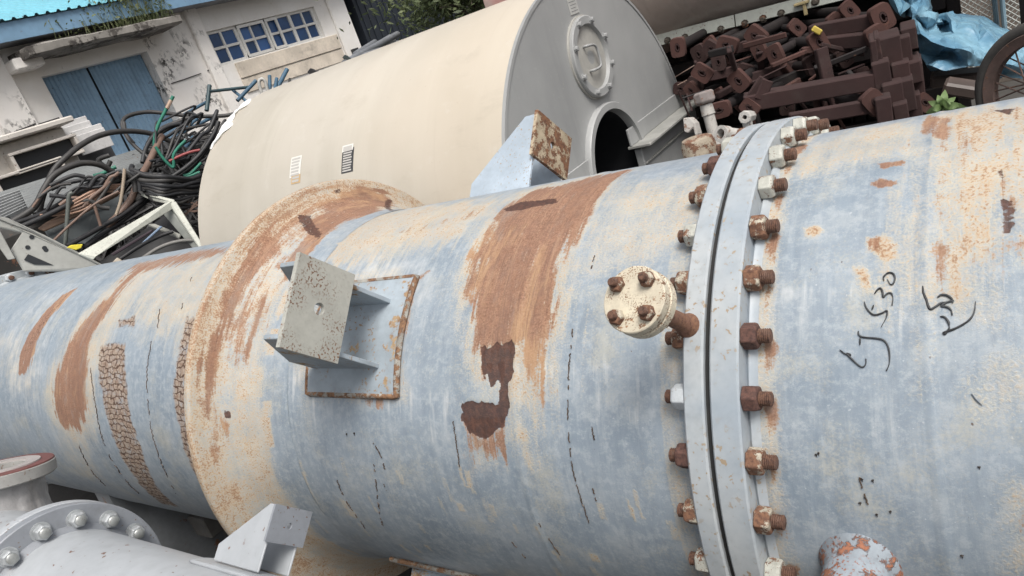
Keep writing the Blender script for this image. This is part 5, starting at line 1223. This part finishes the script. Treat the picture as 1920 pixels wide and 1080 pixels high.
for i, (p, t, (tw, yaw), s, where) in enumerate(ENDS):
    o = thing('scaffold_brace', 'maroon scaffold brace with eyed end block, %s' % where, 'scaffold brace', (0, 0, 0), GRP)
    c = at(*p, t); d = CAM - c; d[2] *= .4; d = d / np.linalg.norm(d); d = d + np.array([(yaw * .5 - .35) if p[0] < 1480 else (yaw * .5 + .30), 0, 0]); d /= np.linalg.norm(d)
    u, v, w = frame_of(d); u, v = u * math.cos(tw + .2) + v * math.sin(tw + .2), v * math.cos(tw + .2) - u * math.sin(tw + .2)
    o.matrix_basis = mat4(c, d, u, v) @ Matrix.Scale(s, 4)
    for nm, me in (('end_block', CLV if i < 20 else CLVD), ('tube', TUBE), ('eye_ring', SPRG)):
        q = bpy.data.objects.new(nm, me); COL.objects.link(q); q.parent = o
def mbar(p, q, t, w, h, label, mat=M_MAR, name='scaffold_bar', up=(0, 0, 1)):
    ts = t if hasattr(t, '__len__') else (t, t); m = MB(); m.bar(at(*p, ts[0]), at(*q, ts[1]), w, h, up)
    return tag(m.build(name, mat, bevel=.004), label, 'scaffold bar', GRP)
mbar((1395, 195), (1650, 150), (3.1, 3.15), .05, .062, 'long maroon rail lying across the front of the pile')
mbar((1395, 180), (1650, 136), (3.12, 3.17), .09, .012, 'thin maroon flange plate on top of the long rail')
mbar((1480, 225), (1650, 196), (3.0, 3.05), .04, .05, 'lower maroon rail just above the vessel crown')
mbar((1538, 90), (1552, 152), 3.3, .045, .045, 'short upright maroon post under the yellow tag')
mbar((1408, 190), (1436, 148), 3.1, .02, .055, 'flat maroon strap leaning at the left of the long rail')
mbar((1424, 188), (1440, 150), 3.08, .012, .045, 'second flat strap leaning beside the first')
mbar((1520, 60), (1645, 38), (3.7, 3.62), .06, .06, 'thick maroon tube leading to the topmost end block')
mbar((1540, 82), (1640, 72), (3.65, 3.57), .055, .055, 'thick maroon tube leading to the second end block')
mbar((1540, 84), (1620, 102), (3.5, 3.7), .012, .02, 'thin brown strut behind the upright post')
mbar((1330, 100), (1440, 78), (3.8, 3.85), .05, .05, 'maroon tube behind the tilted end block')
mbar((1320, 145), (1400, 128), (3.6, 3.7), .045, .045, 'maroon tube running back from the turned end block')
mbar((1390, 152), (1500, 120), (3.55, 3.8), .05, .05, 'maroon tube running back from the lone end block')
mbar((1440, 165), (1560, 110), (3.6, 3.9), .05, .05, 'dark tube in the shaded heart of the pile', M_MARD)
mbar((1345, 180), (1400, 150), (3.5, 3.6), .03, .03, 'short slanted maroon tube above the white post')
mbar((1265, 145), (1310, 118), (3.8, 3.9), .006, .006, 'thin rusty wire rod at the tank rim', M_CBR)
mbar((1270, 160), (1345, 120), (3.7, 3.9), .006, .006, 'second thin rusty wire rod at the tank rim', M_CBR)
_r5 = random.Random(5)
for i in range(34):                                   # thin odds and ends jammed into the pile
    a_, b_ = 1270 + 10.3 * i + _r5.uniform(-4, 4), _r5.uniform(80, 200); L_ = _r5.uniform(25, 90); q_ = _r5.choice((-.35, -.2, -.5, .9, 1.3)) + _r5.uniform(-.15, .15)
    t_ = _r5.uniform(3.25, 3.75); w_ = _r5.choice((.008, .012, .02, .03))
    o = mbar((a_, b_), (a_ + L_ * math.cos(q_), b_ + L_ * math.sin(q_)), (t_, t_ + _r5.uniform(-.1, .15)), w_, w_ * _r5.choice((.5, 1, 2)), 'thin strut jammed among the maroon scaffold braces, %s' % ordi(i), _r5.choice((M_MAR, M_MARD, M_MARL)), 'scaffold_strut')
    o['category'] = 'strut'; o['group'] = 'thin struts in the scaffold pile'
# stack of blocks at the right end of the pile
BL = [((1668, 95), (34, 44), 3.25), ((1690, 100), (30, 50), 3.3), ((1705, 72), (22, 34), 3.4), ((1655, 150), (26, 60), 3.15), ((1690, 140), (26, 40), 3.2), ((1712, 135), (24, 34), 3.25), ((1675, 180), (30, 44), 3.1), ((1700, 178), (24, 50), 3.12), ((1722, 165), (18, 80), 3.3), ((1690, 215), (22, 40), 3.05), ((1658, 210), (24, 50), 3.0), ((1716, 205), (20, 50), 3.2), ((1640, 110), (10, 60), 3.2), ((1650, 108), (8, 66), 3.22)]
BLN = ('upper left', 'upper middle', 'topmost right', 'tall left', 'centre', 'centre right', 'lower left', 'lower middle', 'tall thin right', 'bottom middle', 'bottom left', 'bottom right', 'first thin upright', 'second thin upright')
for i, (p, (w, h), t) in enumerate(BL):
    c = at(*p, t); k2 = t / FPX; m = MB(); d = ray(*p); d = d * np.array([1, 1, .2]); d /= np.linalg.norm(d); r_ = np.cross(d, (0, 0, 1)); r_ /= np.linalg.norm(r_); u_ = np.cross(r_, d)
    a = .06 * math.sin(i * 3.1); r2, u2 = r_ * math.cos(a) + u_ * math.sin(a), u_ * math.cos(a) - r_ * math.sin(a)
    m.box(c + d * .1, (w * k2, .26, h * k2), np.array([r2, d, u2])); tag(m.build('scaffold_socket', M_MAR if i % 3 else M_MARL if i == 30 else M_MAR, bevel=.004), '%s maroon socket in the stacked column beside the tarp' % BLN[i], 'scaffold socket', 'maroon sockets stacked beside the tarp')
_o = mbar((1535, 52), (1528, 62), 3.5, .03, .04, 'small yellow tag above an end block', weathered('tag_yellow', (.55, .42, .08), .1), 'yellow_tag')
del _o['group']; _o['category'] = 'tag'
# added near-black frames and back sheets stand in for shade deep in the pile
for i, (x, y, z, sx, sy, sz, lab) in enumerate(((-1.15, 3.0, .6, 1.7, .5, 1.22, 'added dark frame stack deep behind the end blocks'), (-.66, 3.0, .45, .42, .5, .95, 'added dark frame stack deep behind the socket column'), (-.95, 1.95, .35, 1.0, .5, .72, 'added dark frame stack low behind the white post'))):
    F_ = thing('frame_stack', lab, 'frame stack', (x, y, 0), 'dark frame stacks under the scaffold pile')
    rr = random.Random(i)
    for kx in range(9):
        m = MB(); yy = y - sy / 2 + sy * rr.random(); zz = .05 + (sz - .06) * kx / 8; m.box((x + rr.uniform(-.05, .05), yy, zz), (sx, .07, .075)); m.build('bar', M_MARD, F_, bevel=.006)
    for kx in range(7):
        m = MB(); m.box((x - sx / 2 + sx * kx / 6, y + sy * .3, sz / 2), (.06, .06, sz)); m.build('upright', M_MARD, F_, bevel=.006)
    m = MB(); m.box((x, y + sy * .5, sz / 2), (sx, .03, sz)); m.build('shade_backing', M_MARD, F_)
# --- duct wrapped in film with a bolted edge strip
def duct():
    Dn = thing('wrapped_duct', 'pinkish-grey duct wrapped in shiny film with a bolted white edge strip', 'duct', (-1, 3.2, 0))
    N = NT('film_over_maroon'); v = N.obj(False)
    c = N.mix(N.step(N.noise(N.map(v, (2.2, 1, 1)), 1.3, 3, .5), .40, .60), (.46, .25, .23), (.38, .33, .30)); c = N.mix(N.math('MULTIPLY', N.step(N.noise(v, 5, 5, .6), .5, .75), .5), c, (.45, .37, .33))
    N.bump(N.noise(N.map(v, (3, 1.5, 1.5)), 2.0, 3), .5, .04); mf = N.fin(c, .22, 0, .6)
    yc, zc, R = 3.18, 1.78, .62; y_s = 2.72
    a, b = at_y(1236, 75, y_s), at_y(1556, -6, y_s)
    na, nb = 60, 40; G = []
    x0, x1 = -2.6, .25
    for i in range(na + 1):
        x = x0 + (x1 - x0) * i / na; row = []
        for j in range(nb + 1):
            th = (120 + 125 * j / nb) * D2R; r = R * (1 + .03 * math.sin(x * 4 + th * 2) + .015 * math.sin(x * 11 + th * 5)); row.append((x, yc + r * math.cos(th), zc + r * math.sin(th)))
        G.append(row)
    m = MB(); m.grid(np.array(G)); m.build('film_skin', mf, Dn, smooth=60)
    MB().lathe([(x0, R * .93), (x1, R * .93)], (0, yc, zc), (1, 0, 0), 48).build('duct_body', M_MARD, Dn, smooth=40)
    ms = weathered('strip_whitegreen', (.46, .48, .43), .1, .12, .3, .5, 0, .2, 6, .1, rnd=False)
    d = b - a
    def along(s): return a + d * s
    for s0, s1 in ((-.35, .475), (.482, 1.25)):
        m = MB(); m.bar(along(s0), along(s1), .012, .062, (0, .25, 1)); m.build('edge_strip', ms, Dn, bevel=.002)
    bm_ = MB().lathe([(0, .021), (.005, .021), (.005, .014), (.016, .014), (.024, .009)], (0, 0, 0), (0, -1, 0), 8).mesh('bolt', smooth=30); bm_.materials.append(weathered('strip_bolt', (.10, .085, .07), .2, .3, 0, .6, .4))
    for q in ((1252, 76), (1285, 70), (1318, 63), (1352, 55), (1397, 44), (1431, 35), (1465, 25), (1529, 3)):
        c_ = at_y(*q, y_s - .007); link('bolt', bm_, None, Dn, Matrix.Translation(tuple(c_)))
    c_ = at_y(1503, 6, y_s - .02); m = MB(); m.box(c_, (.07, .04, .012)); m.box(c_ + np.array([.012, -.005, -.03]), (.016, .02, .06)); m.build('clamp', weathered('clamp_brass', (.42, .34, .18), .2, .2), Dn, bevel=.002)
    for x in (-2.2, -1.2, 0.0):
        m = MB(); m.box((x, yc + .1, .6), (.06, .5, 1.2)); m.build('trestle', M_MARD, Dn)
duct()
# --- crumpled blue tarp
def tarp():
    N = NT('tarp_blue'); v = N.obj(False)
    c = N.mix(N.step(N.noise(v, 6, 3), .35, .65), (.11, .24, .35), (.19, .35, .45)); c = N.mix(N.math('MULTIPLY', N.step(N.noise(v, 26, 5, .7), .56, .7), .4), c, (.32, .45, .52))
    N.bump(N.math('ADD', N.vor(v, 9, 'F1'), N.math('MULTIPLY', N.vor(v, 23, 'F1'), .5)), .55, .03); mt = N.fin(c, .38, 0, .5)
    q = lambda a, b, t: (1575 + a / 5.243, b / 5.243, t)
    V = [q(*p) for p in ((450, -30, 4.0), (520, -30, 3.9), (590, -30, 4.05), (640, -30, 4.2), (715, -30, 3.92), (800, -30, 4.0), (890, -30, 4.15), (590, 150, 3.95), (640, 160, 4.12), (700, 60, 3.92), (760, 130, 3.88), (830, 120, 3.84), (880, 60, 4.0), (915, 70, 4.15),
         (725, 170, 3.88), (865, 170, 3.78), (920, 160, 4.06), (735, 335, 3.8), (800, 335, 3.70), (862, 290, 3.86), (1005, 240, 4.06), (1000, 195, 4.0), (930, 230, 3.92), (940, 300, 3.84), (755, 362, 3.80), (900, 410, 3.66), (1040, 460, 3.58), (1150, 480, 3.56), (1250, 505, 3.52),
         (1100, 215, 3.84), (1280, 265, 3.80), (1445, 310, 3.78), (1540, 420, 3.72), (1265, 470, 3.66), (1430, 590, 3.66), (1000, 350, 3.76), (1120, 340, 3.75), (1200, 380, 3.72), (1360, 420, 3.74), (790, 520, 3.78), (860, 640, 3.72), (890, 702, 3.70), (920, 650, 3.58), (1040, 700, 3.56), (1045, 585, 3.62), (940, 560, 3.76), (1050, 530, 3.74),
         (1150, 600, 3.60), (1260, 655, 3.57), (1310, 545, 3.56), (1400, 640, 3.66), (1040, 122, 3.98), (1180, 150, 4.12), (1180, 200, 3.94), (1370, 240, 3.96), (1400, 175, 4.15), (1560, 245, 4.16), (1480, 290, 4.0), (1580, 380, 3.86), (1700, 310, 4.1), (1950, 320, 4.1), (1650, 450, 3.86), (1800, 480, 3.95), (1950, 500, 4.0), (1560, 600, 3.74), (1600, 760, 3.8), (1700, 640, 3.7), (1850, 700, 3.85), (1950, 790, 3.9), (1480, 680, 3.72))]
    OUT = [q(*p, 0)[:2] for p in ((440, -40), (900, -40), (915, 70), (925, 150), (1040, 118), (1180, 138), (1400, 165), (1560, 238), (1700, 300), (1960, 310), (1960, 800), (1600, 780), (1480, 690), (1400, 645), (1050, 702), (890, 706), (850, 650), (780, 530), (748, 370), (728, 335), (720, 172), (590, 158), (510, 60))]
    from mathutils.geometry import delaunay_2d_cdt, intersect_point_tri_2d
    vo, eo, fo = delaunay_2d_cdt([Vector(v_[:2]) for v_ in V], [], [], 0, 1e-4)[:3]
    def inside(p):
        c_ = False
        for i in range(len(OUT)):
            (ax, ay), (bx, by) = OUT[i], OUT[(i + 1) % len(OUT)]
            if (ay > p[1]) != (by > p[1]) and p[0] < (bx - ax) * (p[1] - ay) / (by - ay) + ax: c_ = not c_
        return c_
    W3 = []
    for v_ in vo:
        k_ = min(range(len(V)), key=lambda i: (V[i][0] - v_.x) ** 2 + (V[i][1] - v_.y) ** 2); W3.append(at(v_.x, v_.y, V[k_][2]))
    F_ = [t_ for t_ in fo if inside(np.mean([np.array(vo[i]) for i in t_], 0))]
    me = bpy.data.meshes.new('tarp_sheet'); me.from_pydata([tuple(p) for p in W3], [], F_); bm = bmesh.new(); bm.from_mesh(me)
    bmesh.ops.delete(bm, geom=[v_ for v_ in bm.verts if not v_.link_faces], context='VERTS'); bmesh.ops.recalc_face_normals(bm, faces=bm.faces)
    bmesh.ops.subdivide_edges(bm, edges=bm.edges[:], cuts=6, use_grid_fill=True, smooth=.25)
    for v_ in bm.verts:
        x, y, z = v_.co; n_ = float(fbm(np.array(x * 9 + z * 7), np.array(y * 5 + z * 11), 6)); r_ = 1 - abs(2 * float(vnoise(np.array(x * 16 + y * 9), np.array(z * 18), 3)) - 1)
        v_.co += v_.normal * (.022 * (n_ - .5) + .010 * (r_ - .5))
    ex = bmesh.ops.solidify(bm, geom=bm.faces[:], thickness=.003)
    bm.to_mesh(me); bm.free(); me.shade_smooth(); me.set_sharp_from_angle(angle=math.radians(24))
    o = link('blue_tarp', me, mt); tag(o, 'crumpled light blue tarpaulin dumped beside the spoked wheel', 'tarpaulin')
tarp()
# scrap under the tarp
for i, (p, q, t, lab) in enumerate((((1745, 150), (1850, 140), 3.8, 'dark plank under the blue tarp'), ((1770, 160), (1835, 170), 3.5, 'brown bent plank between tarp and wheel'))):
    m = MB(); m.bar(at(*p, t), at(*q, t), .12, .05); tag(m.build('plank', weathered('plank_brown', (.10, .075, .065), .3), bevel=.01), lab, 'plank')
# --- spoked wheel
def wheel():
    W = thing('spoked_wheel', 'worn rubber-tyred wheel with rusty rim and wire spokes at the right edge', 'wheel', at(1950, 175, 3.15))
    c = at(1956, 165, 3.15); ax = CAM - c; ax /= np.linalg.norm(ax); ax = ax + np.array([-.55, 0, -.1]); ax /= np.linalg.norm(ax); u, v, w = frame_of(ax)
    R = .205
    tor = lambda R_, r_, n=64: [c + R_ * (u * math.cos(q) + v * math.sin(q)) for q in np.linspace(0, 2 * math.pi, n + 1)]
    mt = weathered('tyre_rubber', (.055, .052, .048), .25, 0, 0, .85, 0, .4, 14, .4, rnd=False); mr = weathered('rim_rust', (.10, .065, .055), .25, .3, 0, .8, 0, .3, 14, .3, rnd=False)
    m = MB(); m.lathe([(.022 * math.cos(q) , R + .026 * math.sin(q)) for q in np.linspace(0, 2 * math.pi, 14)[:-1]], c, ax, 72, close=True); m.build('tyre', mt, W, smooth=70)
    m = MB(); m.lathe([(-.020, R - .012), (-.014, R - .040), (.014, R - .040), (.020, R - .012), (.024, R - .015), (.017, R - .046), (-.017, R - .046), (-.024, R - .015)], c, ax, 72, close=True); m.build('rim', mr, W, smooth=40)
    m = MB(); m.lathe([(-.05, .012), (-.045, .034), (-.037, .034), (-.034, .018), (.034, .018), (.037, .034), (.045, .034), (.05, .012)], c, ax, 24); m.build('hub', mr, W, smooth=40)
    for i in range(32):
        a = 2 * math.pi * i / 32; s = 1 if i % 2 else -1; b = a + (.75 if (i // 2) % 2 else -.75)
        p = c + ax * .04 * s + .030 * (u * math.cos(b) + v * math.sin(b)); q = c + (R - .042) * (u * math.cos(a) + v * math.sin(a)); m = MB(); m.tube([p, q], .0028, 5); m.build('spoke', mr, W)
wheel()
# --- wire mesh panels and frame behind
def mesh_panel(label, x0, x1, z0, z1, y, lean, grp='wire mesh panels'):
    Pn = thing('mesh_panel', label, 'mesh panel', ((x0 + x1) / 2, y, 0), grp)
    mw = weathered('mesh_wire', (.50, .52, .50), .2, .15, 0, .6, .0); mfr = weathered('mesh_frame_blue', (.22, .34, .42), .15, .1)
    T_ = lambda x, z: (x, y + lean * z, z); m = MB(); p = .036
    w, h = x1 - x0, z1 - z0; n = int((w + h) / p)
    for sgn in (1, -1):
        for i in range(n):
            s = i * p - h; a0 = max(0, -s) ; a1 = min(h, w - s)
            if a1 <= a0: continue
            xa, xb = s + a0, s + a1
            if sgn < 0: xa, xb = w - xa, w - xb
            m.tube([T_(x0 + xa, z0 + a0), T_(x0 + xb, z0 + a1)], .0030, 4, False)
    o = m.build('wire_mesh', mw, Pn); o['kind'] = 'stuff'
    for a, b in (((x0, z0), (x1, z0)), ((x1, z0), (x1, z1)), ((x1, z1), (x0, z1)), ((x0, z1), (x0, z0))):
        m = MB(); m.tube([T_(*a), T_(*b)], .014, 8); m.build('frame_bar', mfr, Pn, smooth=40)
mesh_panel('hexagonal wire mesh panel standing right behind the tarp', -.62, -.16, .35, 1.2, 4.25, .05)
mesh_panel('larger wire mesh panel at the upper right corner', -.12, .75, .35, 1.2, 4.2, .05)
m = MB(); m.box((-.2, 5.6, .6), (3.4, .1, 1.2)); tag(m.build('board_fence', weathered('backing_brown', (.19, .16, .135), .4, .2, 0, .9, 0, .4, 2.5, rnd=False)), 'brown weathered boarding behind the wire mesh', 'fence')
m = MB(); m.box((-3.2, 6.4, 1.1), (4.6, .12, 2.2)); tag(m.build('boundary_wall', weathered('wall_dark', (.07, .065, .06), .3, 0, 0, .9, 0, .4, 1.5, rnd=False)), 'dark boundary wall far behind the scaffold pile', 'wall')
# --- weed
def weed():
    W = thing('weed', 'fresh green leafy weed beside the maroon pile above the vessel crown', 'weed', at(1772, 205, 2.75))
    ml = leaf_mat('weed_fresh_leaf', (.16, .24, .09), (.22, .32, .13)); c = at(1768, 200, 2.75); r = random.Random(2)
    st = MB(); st.tube([c + np.array([0, .02, -.35]), c + np.array([0, 0, -.1]), c + np.array([0, 0, .02])], .005, 6); st.build('stem', ml, W)
    tips = [((1772, 168), .01), ((1740, 190), .0), ((1745, 205), -.02), ((1792, 182), .01), ((1804, 196), .0), ((1758, 178), -.01), ((1815, 205), .03), ((1782, 190), -.03), ((1736, 212), .02), ((1828, 212), .02)]
    for tp, dy in tips:
        p1 = at(*tp, 2.75 + dy * 2); d = p1 - c; L = np.linalg.norm(d); d /= L; v = CAM - c; v /= np.linalg.norm(v); s = np.cross(d, v); s /= np.linalg.norm(s); m = MB(); wv = L * .15 + .005; G = []
        for i in range(8):
            t = i / 7; wd = wv * (math.sin(math.pi * min(t * 1.02, 1)) ** .8) * (1 - .35 * t) + .0005; mid = c + d * L * t + v * (.03 * math.sin(math.pi * t)); G.append([mid - s * wd + v * wd * .35, mid, mid + s * wd + v * wd * .35])
        m.grid(np.array(G)); m.build('leaf', ml, W, smooth=60)
weed()
# --- fittings between tank and flange
M_WP = weathered('fitting_white', (.46, .44, .41), .12, .3, .4, .6, 0, .3, 22, .3)
M_RB = weathered('fitting_rust', (.40, .34, .26), .2, .5, .4, .7, 0, .3, 20, .3)
P_ = thing('valve_post', 'dirty white valve post with hexagonal head behind the vessel', 'valve', at(1330, 260, 2.6))
top, bot = at(1319, 178, 2.6), at(1345, 278, 2.6); d = top - bot; L = np.linalg.norm(d); kx = 2.6 / FPX
MB().lathe([(-.5, 10 * kx), (L * .62, 10 * kx), (L * .63, 12 * kx), (L * .82, 11 * kx)], bot, d, 14).build('stem', M_WP, P_, smooth=40)
MB().lathe([(L * .82, 8 * kx), (L * .84, 16 * kx), (L * .88, 19 * kx), (L * 1.03, 19 * kx), (L * 1.06, 15 * kx)], bot, d, 8).build('head', weathered('head_grime', (.24, .21, .20), .25, .4, .3, .8), P_, bevel=.002)
Q_ = thing('pipe_end', 'short white pipe end with dark bore beside the big flange', 'pipe', at(1360, 252, 2.2), 'small fittings behind the flange')
p = at(1360, 252, 2.2); dv = CAM - p; dv = dv / np.linalg.norm(dv) + np.array([-.75, 0, .25]); kx = 2.2 / FPX; m = MB(); m.lathe([(-.30, 13 * kx), (-.01, 13 * kx), (-.008, 15 * kx), (.02, 15 * kx), (.02, 9 * kx), (-.05, 9 * kx)], p, dv, 20); m.f = [f for f in m.f if len(f) == 4]; m.build('pipe_wall', M_WP, Q_, smooth=40)
MB().lathe([(-.05, 9.2 * kx), (-.045, 9.2 * kx)], p, dv, 16).build('bore', M_SCR, Q_)
H_ = thing('bored_lug', 'small white lug with a round hole above the big flange', 'lug', at(1397, 222, 2.0), 'small fittings behind the flange')
p = at(1397, 220, 2.0); dv = CAM - p; dv /= np.linalg.norm(dv); dv = dv + np.array([-.3, 0, 0]); kx = 2.0 / FPX; m = MB(); m.lathe([(-.05, 10 * kx), (0, 12 * kx), (.004, 11 * kx), (.004, 4 * kx), (-.03, 4 * kx)], p, dv, 8); m.f = [f for f in m.f if len(f) == 4]; m.build('lug_body', M_WP, H_, bevel=.001)
MB().lathe([(-.03, 4.2 * kx), (-.025, 4.2 * kx)], p, dv, 10).build('bore', M_SCR, H_); m = MB(); m.tube([p + np.array([0, .01, -.01]), p + np.array([-.02, .05, -.25])], 9 * kx, 8); m.build('shank', M_WP, H_, smooth=40)
m = MB(); a = [at(*D4(*q), 2.5) for q in ((480, 885), (530, 880), (570, 920), (592, 1000), (588, 1025), (570, 1015), (556, 960), (520, 1000), (490, 990))]; m.prism(a, (.0, .04, -.01)); tag(m.build('curved_bracket', M_WP, bevel=.003), 'chipped white curved bracket hanging under the tank ledge', 'bracket', 'small fittings behind the flange')
m = MB(); p = at(1312, 283, 2.3); m.lathe([(-.25, .055), (.02, .052), (.04, .045), (.045, .02)], p, (0, 0, 1), 14); tag(m.build('rusty_stub', M_RB, smooth=40), 'rusty cream pipe stub behind the vessel crown, beside the flange', 'pipe', 'small fittings behind the flange')
# ================================================================== small grey flanged pipe in the lower left corner
def spool():
    PY, PZ, r0, xf = -1.01, .954, .140, -1.50
    P = thing('pipe_spool', 'clean light grey flanged pipe in the lower left foreground', 'pipe', (xf, PY, 0))
    mp = weathered('spool_paint', (.39, .41, .43), .07, .0, .12, .42, 0, .25, 4, .08, rnd=False); mfl = weathered('spool_flange', (.245, .26, .285), .08, .0, .15, .45, 0, .3, 8, .1, rnd=False)
    MB().lathe([(xf - .001, r0 - .004), (.35, r0 - .004), (.36, r0 - .02)], (0, PY, PZ), (1, 0, 0), 72).build('pipe_wall', mp, P, smooth=40)
    m = MB(); m.lathe([(xf - .002, r0 + .006), (xf + .006, r0 + .004), (xf + .014, r0 - .005)], (0, PY, PZ), (1, 0, 0), 72); m.f = [f for f in m.f if len(f) == 4]; m.build('weld_bead', mfl, P, smooth=60)
    for a, b in ((xf - .024, xf), (xf - .053, xf - .029)):
        MB().lathe([(a, .10), (a, .181), (a + .002, .183), (b - .002, .183), (b, .181), (b, .10)], (0, PY, PZ), (1, 0, 0), 96, close=True).build('flange', mfl if a > xf - .03 else mp, P, smooth=30)
    MB().lathe([(xf - .0292, .10), (xf - .0292, .177), (xf - .0238, .177), (xf - .0238, .10)], (0, PY, PZ), (1, 0, 0), 72, close=True).build('gasket', M_GASK, P)
    MB().lathe([(-2.6, r0 - .01), (xf - .052, r0 - .01)], (0, PY, PZ), (1, 0, 0), 64).build('pipe_wall', mp, P, smooth=40)
    nm = MB().lathe([(0, .0150), (.013, .0150), (.0165, .0130)], (0, 0, 0), (1, 0, 0), 6).mesh('nut', .001); nm.materials.append(weathered('nut_zinc', (.44, .46, .47), .1, .08, .2, .4, .4, .2, 30))
    wm = MB().lathe([(0, .0175), (.003, .0175)], (0, 0, 0), (1, 0, 0), 20).mesh('washer'); wm.materials.append(nm.materials[0])
    sm = stud_mesh('stud', .0095, -.075, .026, .002); sm.materials.append(weathered('stud_zinc', (.36, .37, .36), .15, .15, .2, .45, .5, .2, 30))
    for kx in range(16):
        th = (14 + 22.5 * kx) * D2R; u = np.array([0, math.cos(th), math.sin(th)]); t = np.array([0, -u[2], u[1]]); c = np.array([xf, PY, PZ]) + u * .155; ro = RNG.uniform(0, 1)
        s = link('stud', sm, None, P, mat4(c, (1, 0, 0), u, t)); X = s.matrix_basis.inverted()
        link('washer', wm, None, s).matrix_basis = X @ mat4(c, (1, 0, 0), u, t)
        link('nut', nm, None, s).matrix_basis = X @ mat4(c + np.array([.003, 0, 0]), (1, 0, 0), u * math.cos(ro) + t * math.sin(ro), t * math.cos(ro) - u * math.sin(ro))
        link('nut', nm, None, s).matrix_basis = X @ mat4(c - np.array([.0535, 0, 0]), (-1, 0, 0), u, -t)
    lug(40, -1.065, -.95, mats=(mp, mp, mfl), parent=P, r0=r0 - .004, ax=(PY, PZ), scale=.385, half=17 * D2R, pad_x=(-1.105, -.925))  # face plate in darker grey: its shaded side put into the colour
    ms = weathered('spool_stand', (.10, .10, .105), .2)
    for x in (-2.2, -.2):
        m = MB(); m.box((x, PY, (PZ - r0) / 2), (.10, .22, PZ - r0)); m.build('stand', ms, P, bevel=.01)
spool()
def branch():
    c = at(0, 877, 2.05); dr = ray(0, 877); upi = WM @ np.array([-math.sin(10 * D2R), -math.cos(10 * D2R), 0]); upi = upi - dr * (upi @ dr); upi /= np.linalg.norm(upi)
    NV = upi * .987 - dr * .160; NV /= np.linalg.norm(NV); q_ = ray(96, 861); tip = CAM + q_ * (((c - CAM) @ NV) / (q_ @ NV)); R = np.linalg.norm(tip - c); E1, E2, _ = frame_of(NV)
    B = thing('flanged_branch', 'upright grey pipe branch with red-faced flange and torn plastic wrap at the left edge', 'pipe', (c[0], c[1], 0))
    mg = weathered('branch_grey', (.27, .275, .28), .1, .05, .1, .5, 0, .3, 8, .15, rnd=False); mr = weathered('flange_red', (.15, .055, .05), .2, .15, .2, .6, 0, .3, 14, .2, rnd=False); mw = weathered('gasket_pale', (.36, .33, .32), .12, .1, .2, .6, 0, .2, 14, rnd=False)
    m = MB(); m.lathe([(-.030, R * .45), (-.030, R - .003), (-.027, R), (-.003, R), (0, R - .004), (0, R * .45)], c, NV, 64, close=True); fl = m.build('flange', weathered('flange_side', (.33, .325, .31), .1, .15, .2, .5, 0, .3, 10), B, smooth=30)
    for a, b, mm, h in ((.74, .985, mr, .0018), (.49, .74, mw, .0042)):
        m = MB(); m.lathe([(-.001, R * a), (h, R * a + .001), (h, R * b - .001), (-.001, R * b)], c, NV, 56, close=True); m.build('face_ring', mm, fl, smooth=30)
    m = MB(); m.lathe([(-.20, R * .5), (.001, R * .5)], c, NV, 40); m.f = [f for f in m.f if len(f) == 4]; m.build('bore', mr, fl, smooth=40)
    m = MB(); m.lathe([(-.01, R * .62), (-.08, R * .64), (-.13, R * .72), (-.18, R * .98), (-.24, R * 1.15), (-.34, R * 1.2), (-.48, R * 1.05), (-.60, R * .7)], c, NV, 48); m.f = [f for f in m.f if len(f) == 4]; m.build('body', mg, B, smooth=60)
    m = MB(); m.tube([c - NV * .5, (c - NV * .6) * np.array([1, 1, 0])], R * .7, 24); m.build('stand', mg, B)
    # ragged plastic film
    n, k_ = 90, 14; G = []; r = np.random.default_rng(6); prof = [.68, .71, .73, .74, .76, .79, .84, .9, .98, 1.06, 1.12, 1.16, 1.19, 1.2, 1.2]
    for i in range(n + 1):
        a = 2 * math.pi * (i % n) / n; row = []; L = .105 + .055 * float(fbm(np.array(a * 2.5 + 3), np.array(0.3), 7)) + .05 * float(vnoise(np.array(a * 9.0), np.array(4.2), 3))
        for j in range(k_ + 1):
            z = -.035 - L * j / k_; rr = R * np.interp(-z, [.03, .08, .13, .18, .24], [.68, .70, .80, 1.06, 1.20]) + .012 * float(fbm(np.array(a * 4.0), np.array(j * .35), 5)) + .002 * r.normal() * (j / k_)
            row.append(c + E1 * rr * math.cos(a) + E2 * rr * math.sin(a) + NV * z)
        G.append(row)
    m = MB(); m.grid(np.array(G)); N = NT('plastic_film'); v = N.obj(False); N.bump(N.noise(v, 70, 3), .5, .004); N.fin(N.mix(N.noise(v, 25, 4), (.24, .235, .235), (.40, .39, .385)), .25, 0, .6)
    m.build('plastic_wrap', N.m, B, smooth=30)
branch()
# timber sleepers in the dark under the vessel
def sleeper(pxy, y, w, h, label, mat):
    c = at_y(*pxy, y); m = MB(); m.box((c[0], y + .45, c[2]), (w, .9, h)); o = m.build('sleeper', mat, bevel=.006); tag(o, label, 'sleeper', 'sleepers under the vessel'); return c
_c = sleeper((284, 978), -.30, .115, .10, 'pale square sleeper end poking out under the left part of the vessel', weathered('sleeper_pale', (.36, .38, .37), .12, 0, 0, .8))
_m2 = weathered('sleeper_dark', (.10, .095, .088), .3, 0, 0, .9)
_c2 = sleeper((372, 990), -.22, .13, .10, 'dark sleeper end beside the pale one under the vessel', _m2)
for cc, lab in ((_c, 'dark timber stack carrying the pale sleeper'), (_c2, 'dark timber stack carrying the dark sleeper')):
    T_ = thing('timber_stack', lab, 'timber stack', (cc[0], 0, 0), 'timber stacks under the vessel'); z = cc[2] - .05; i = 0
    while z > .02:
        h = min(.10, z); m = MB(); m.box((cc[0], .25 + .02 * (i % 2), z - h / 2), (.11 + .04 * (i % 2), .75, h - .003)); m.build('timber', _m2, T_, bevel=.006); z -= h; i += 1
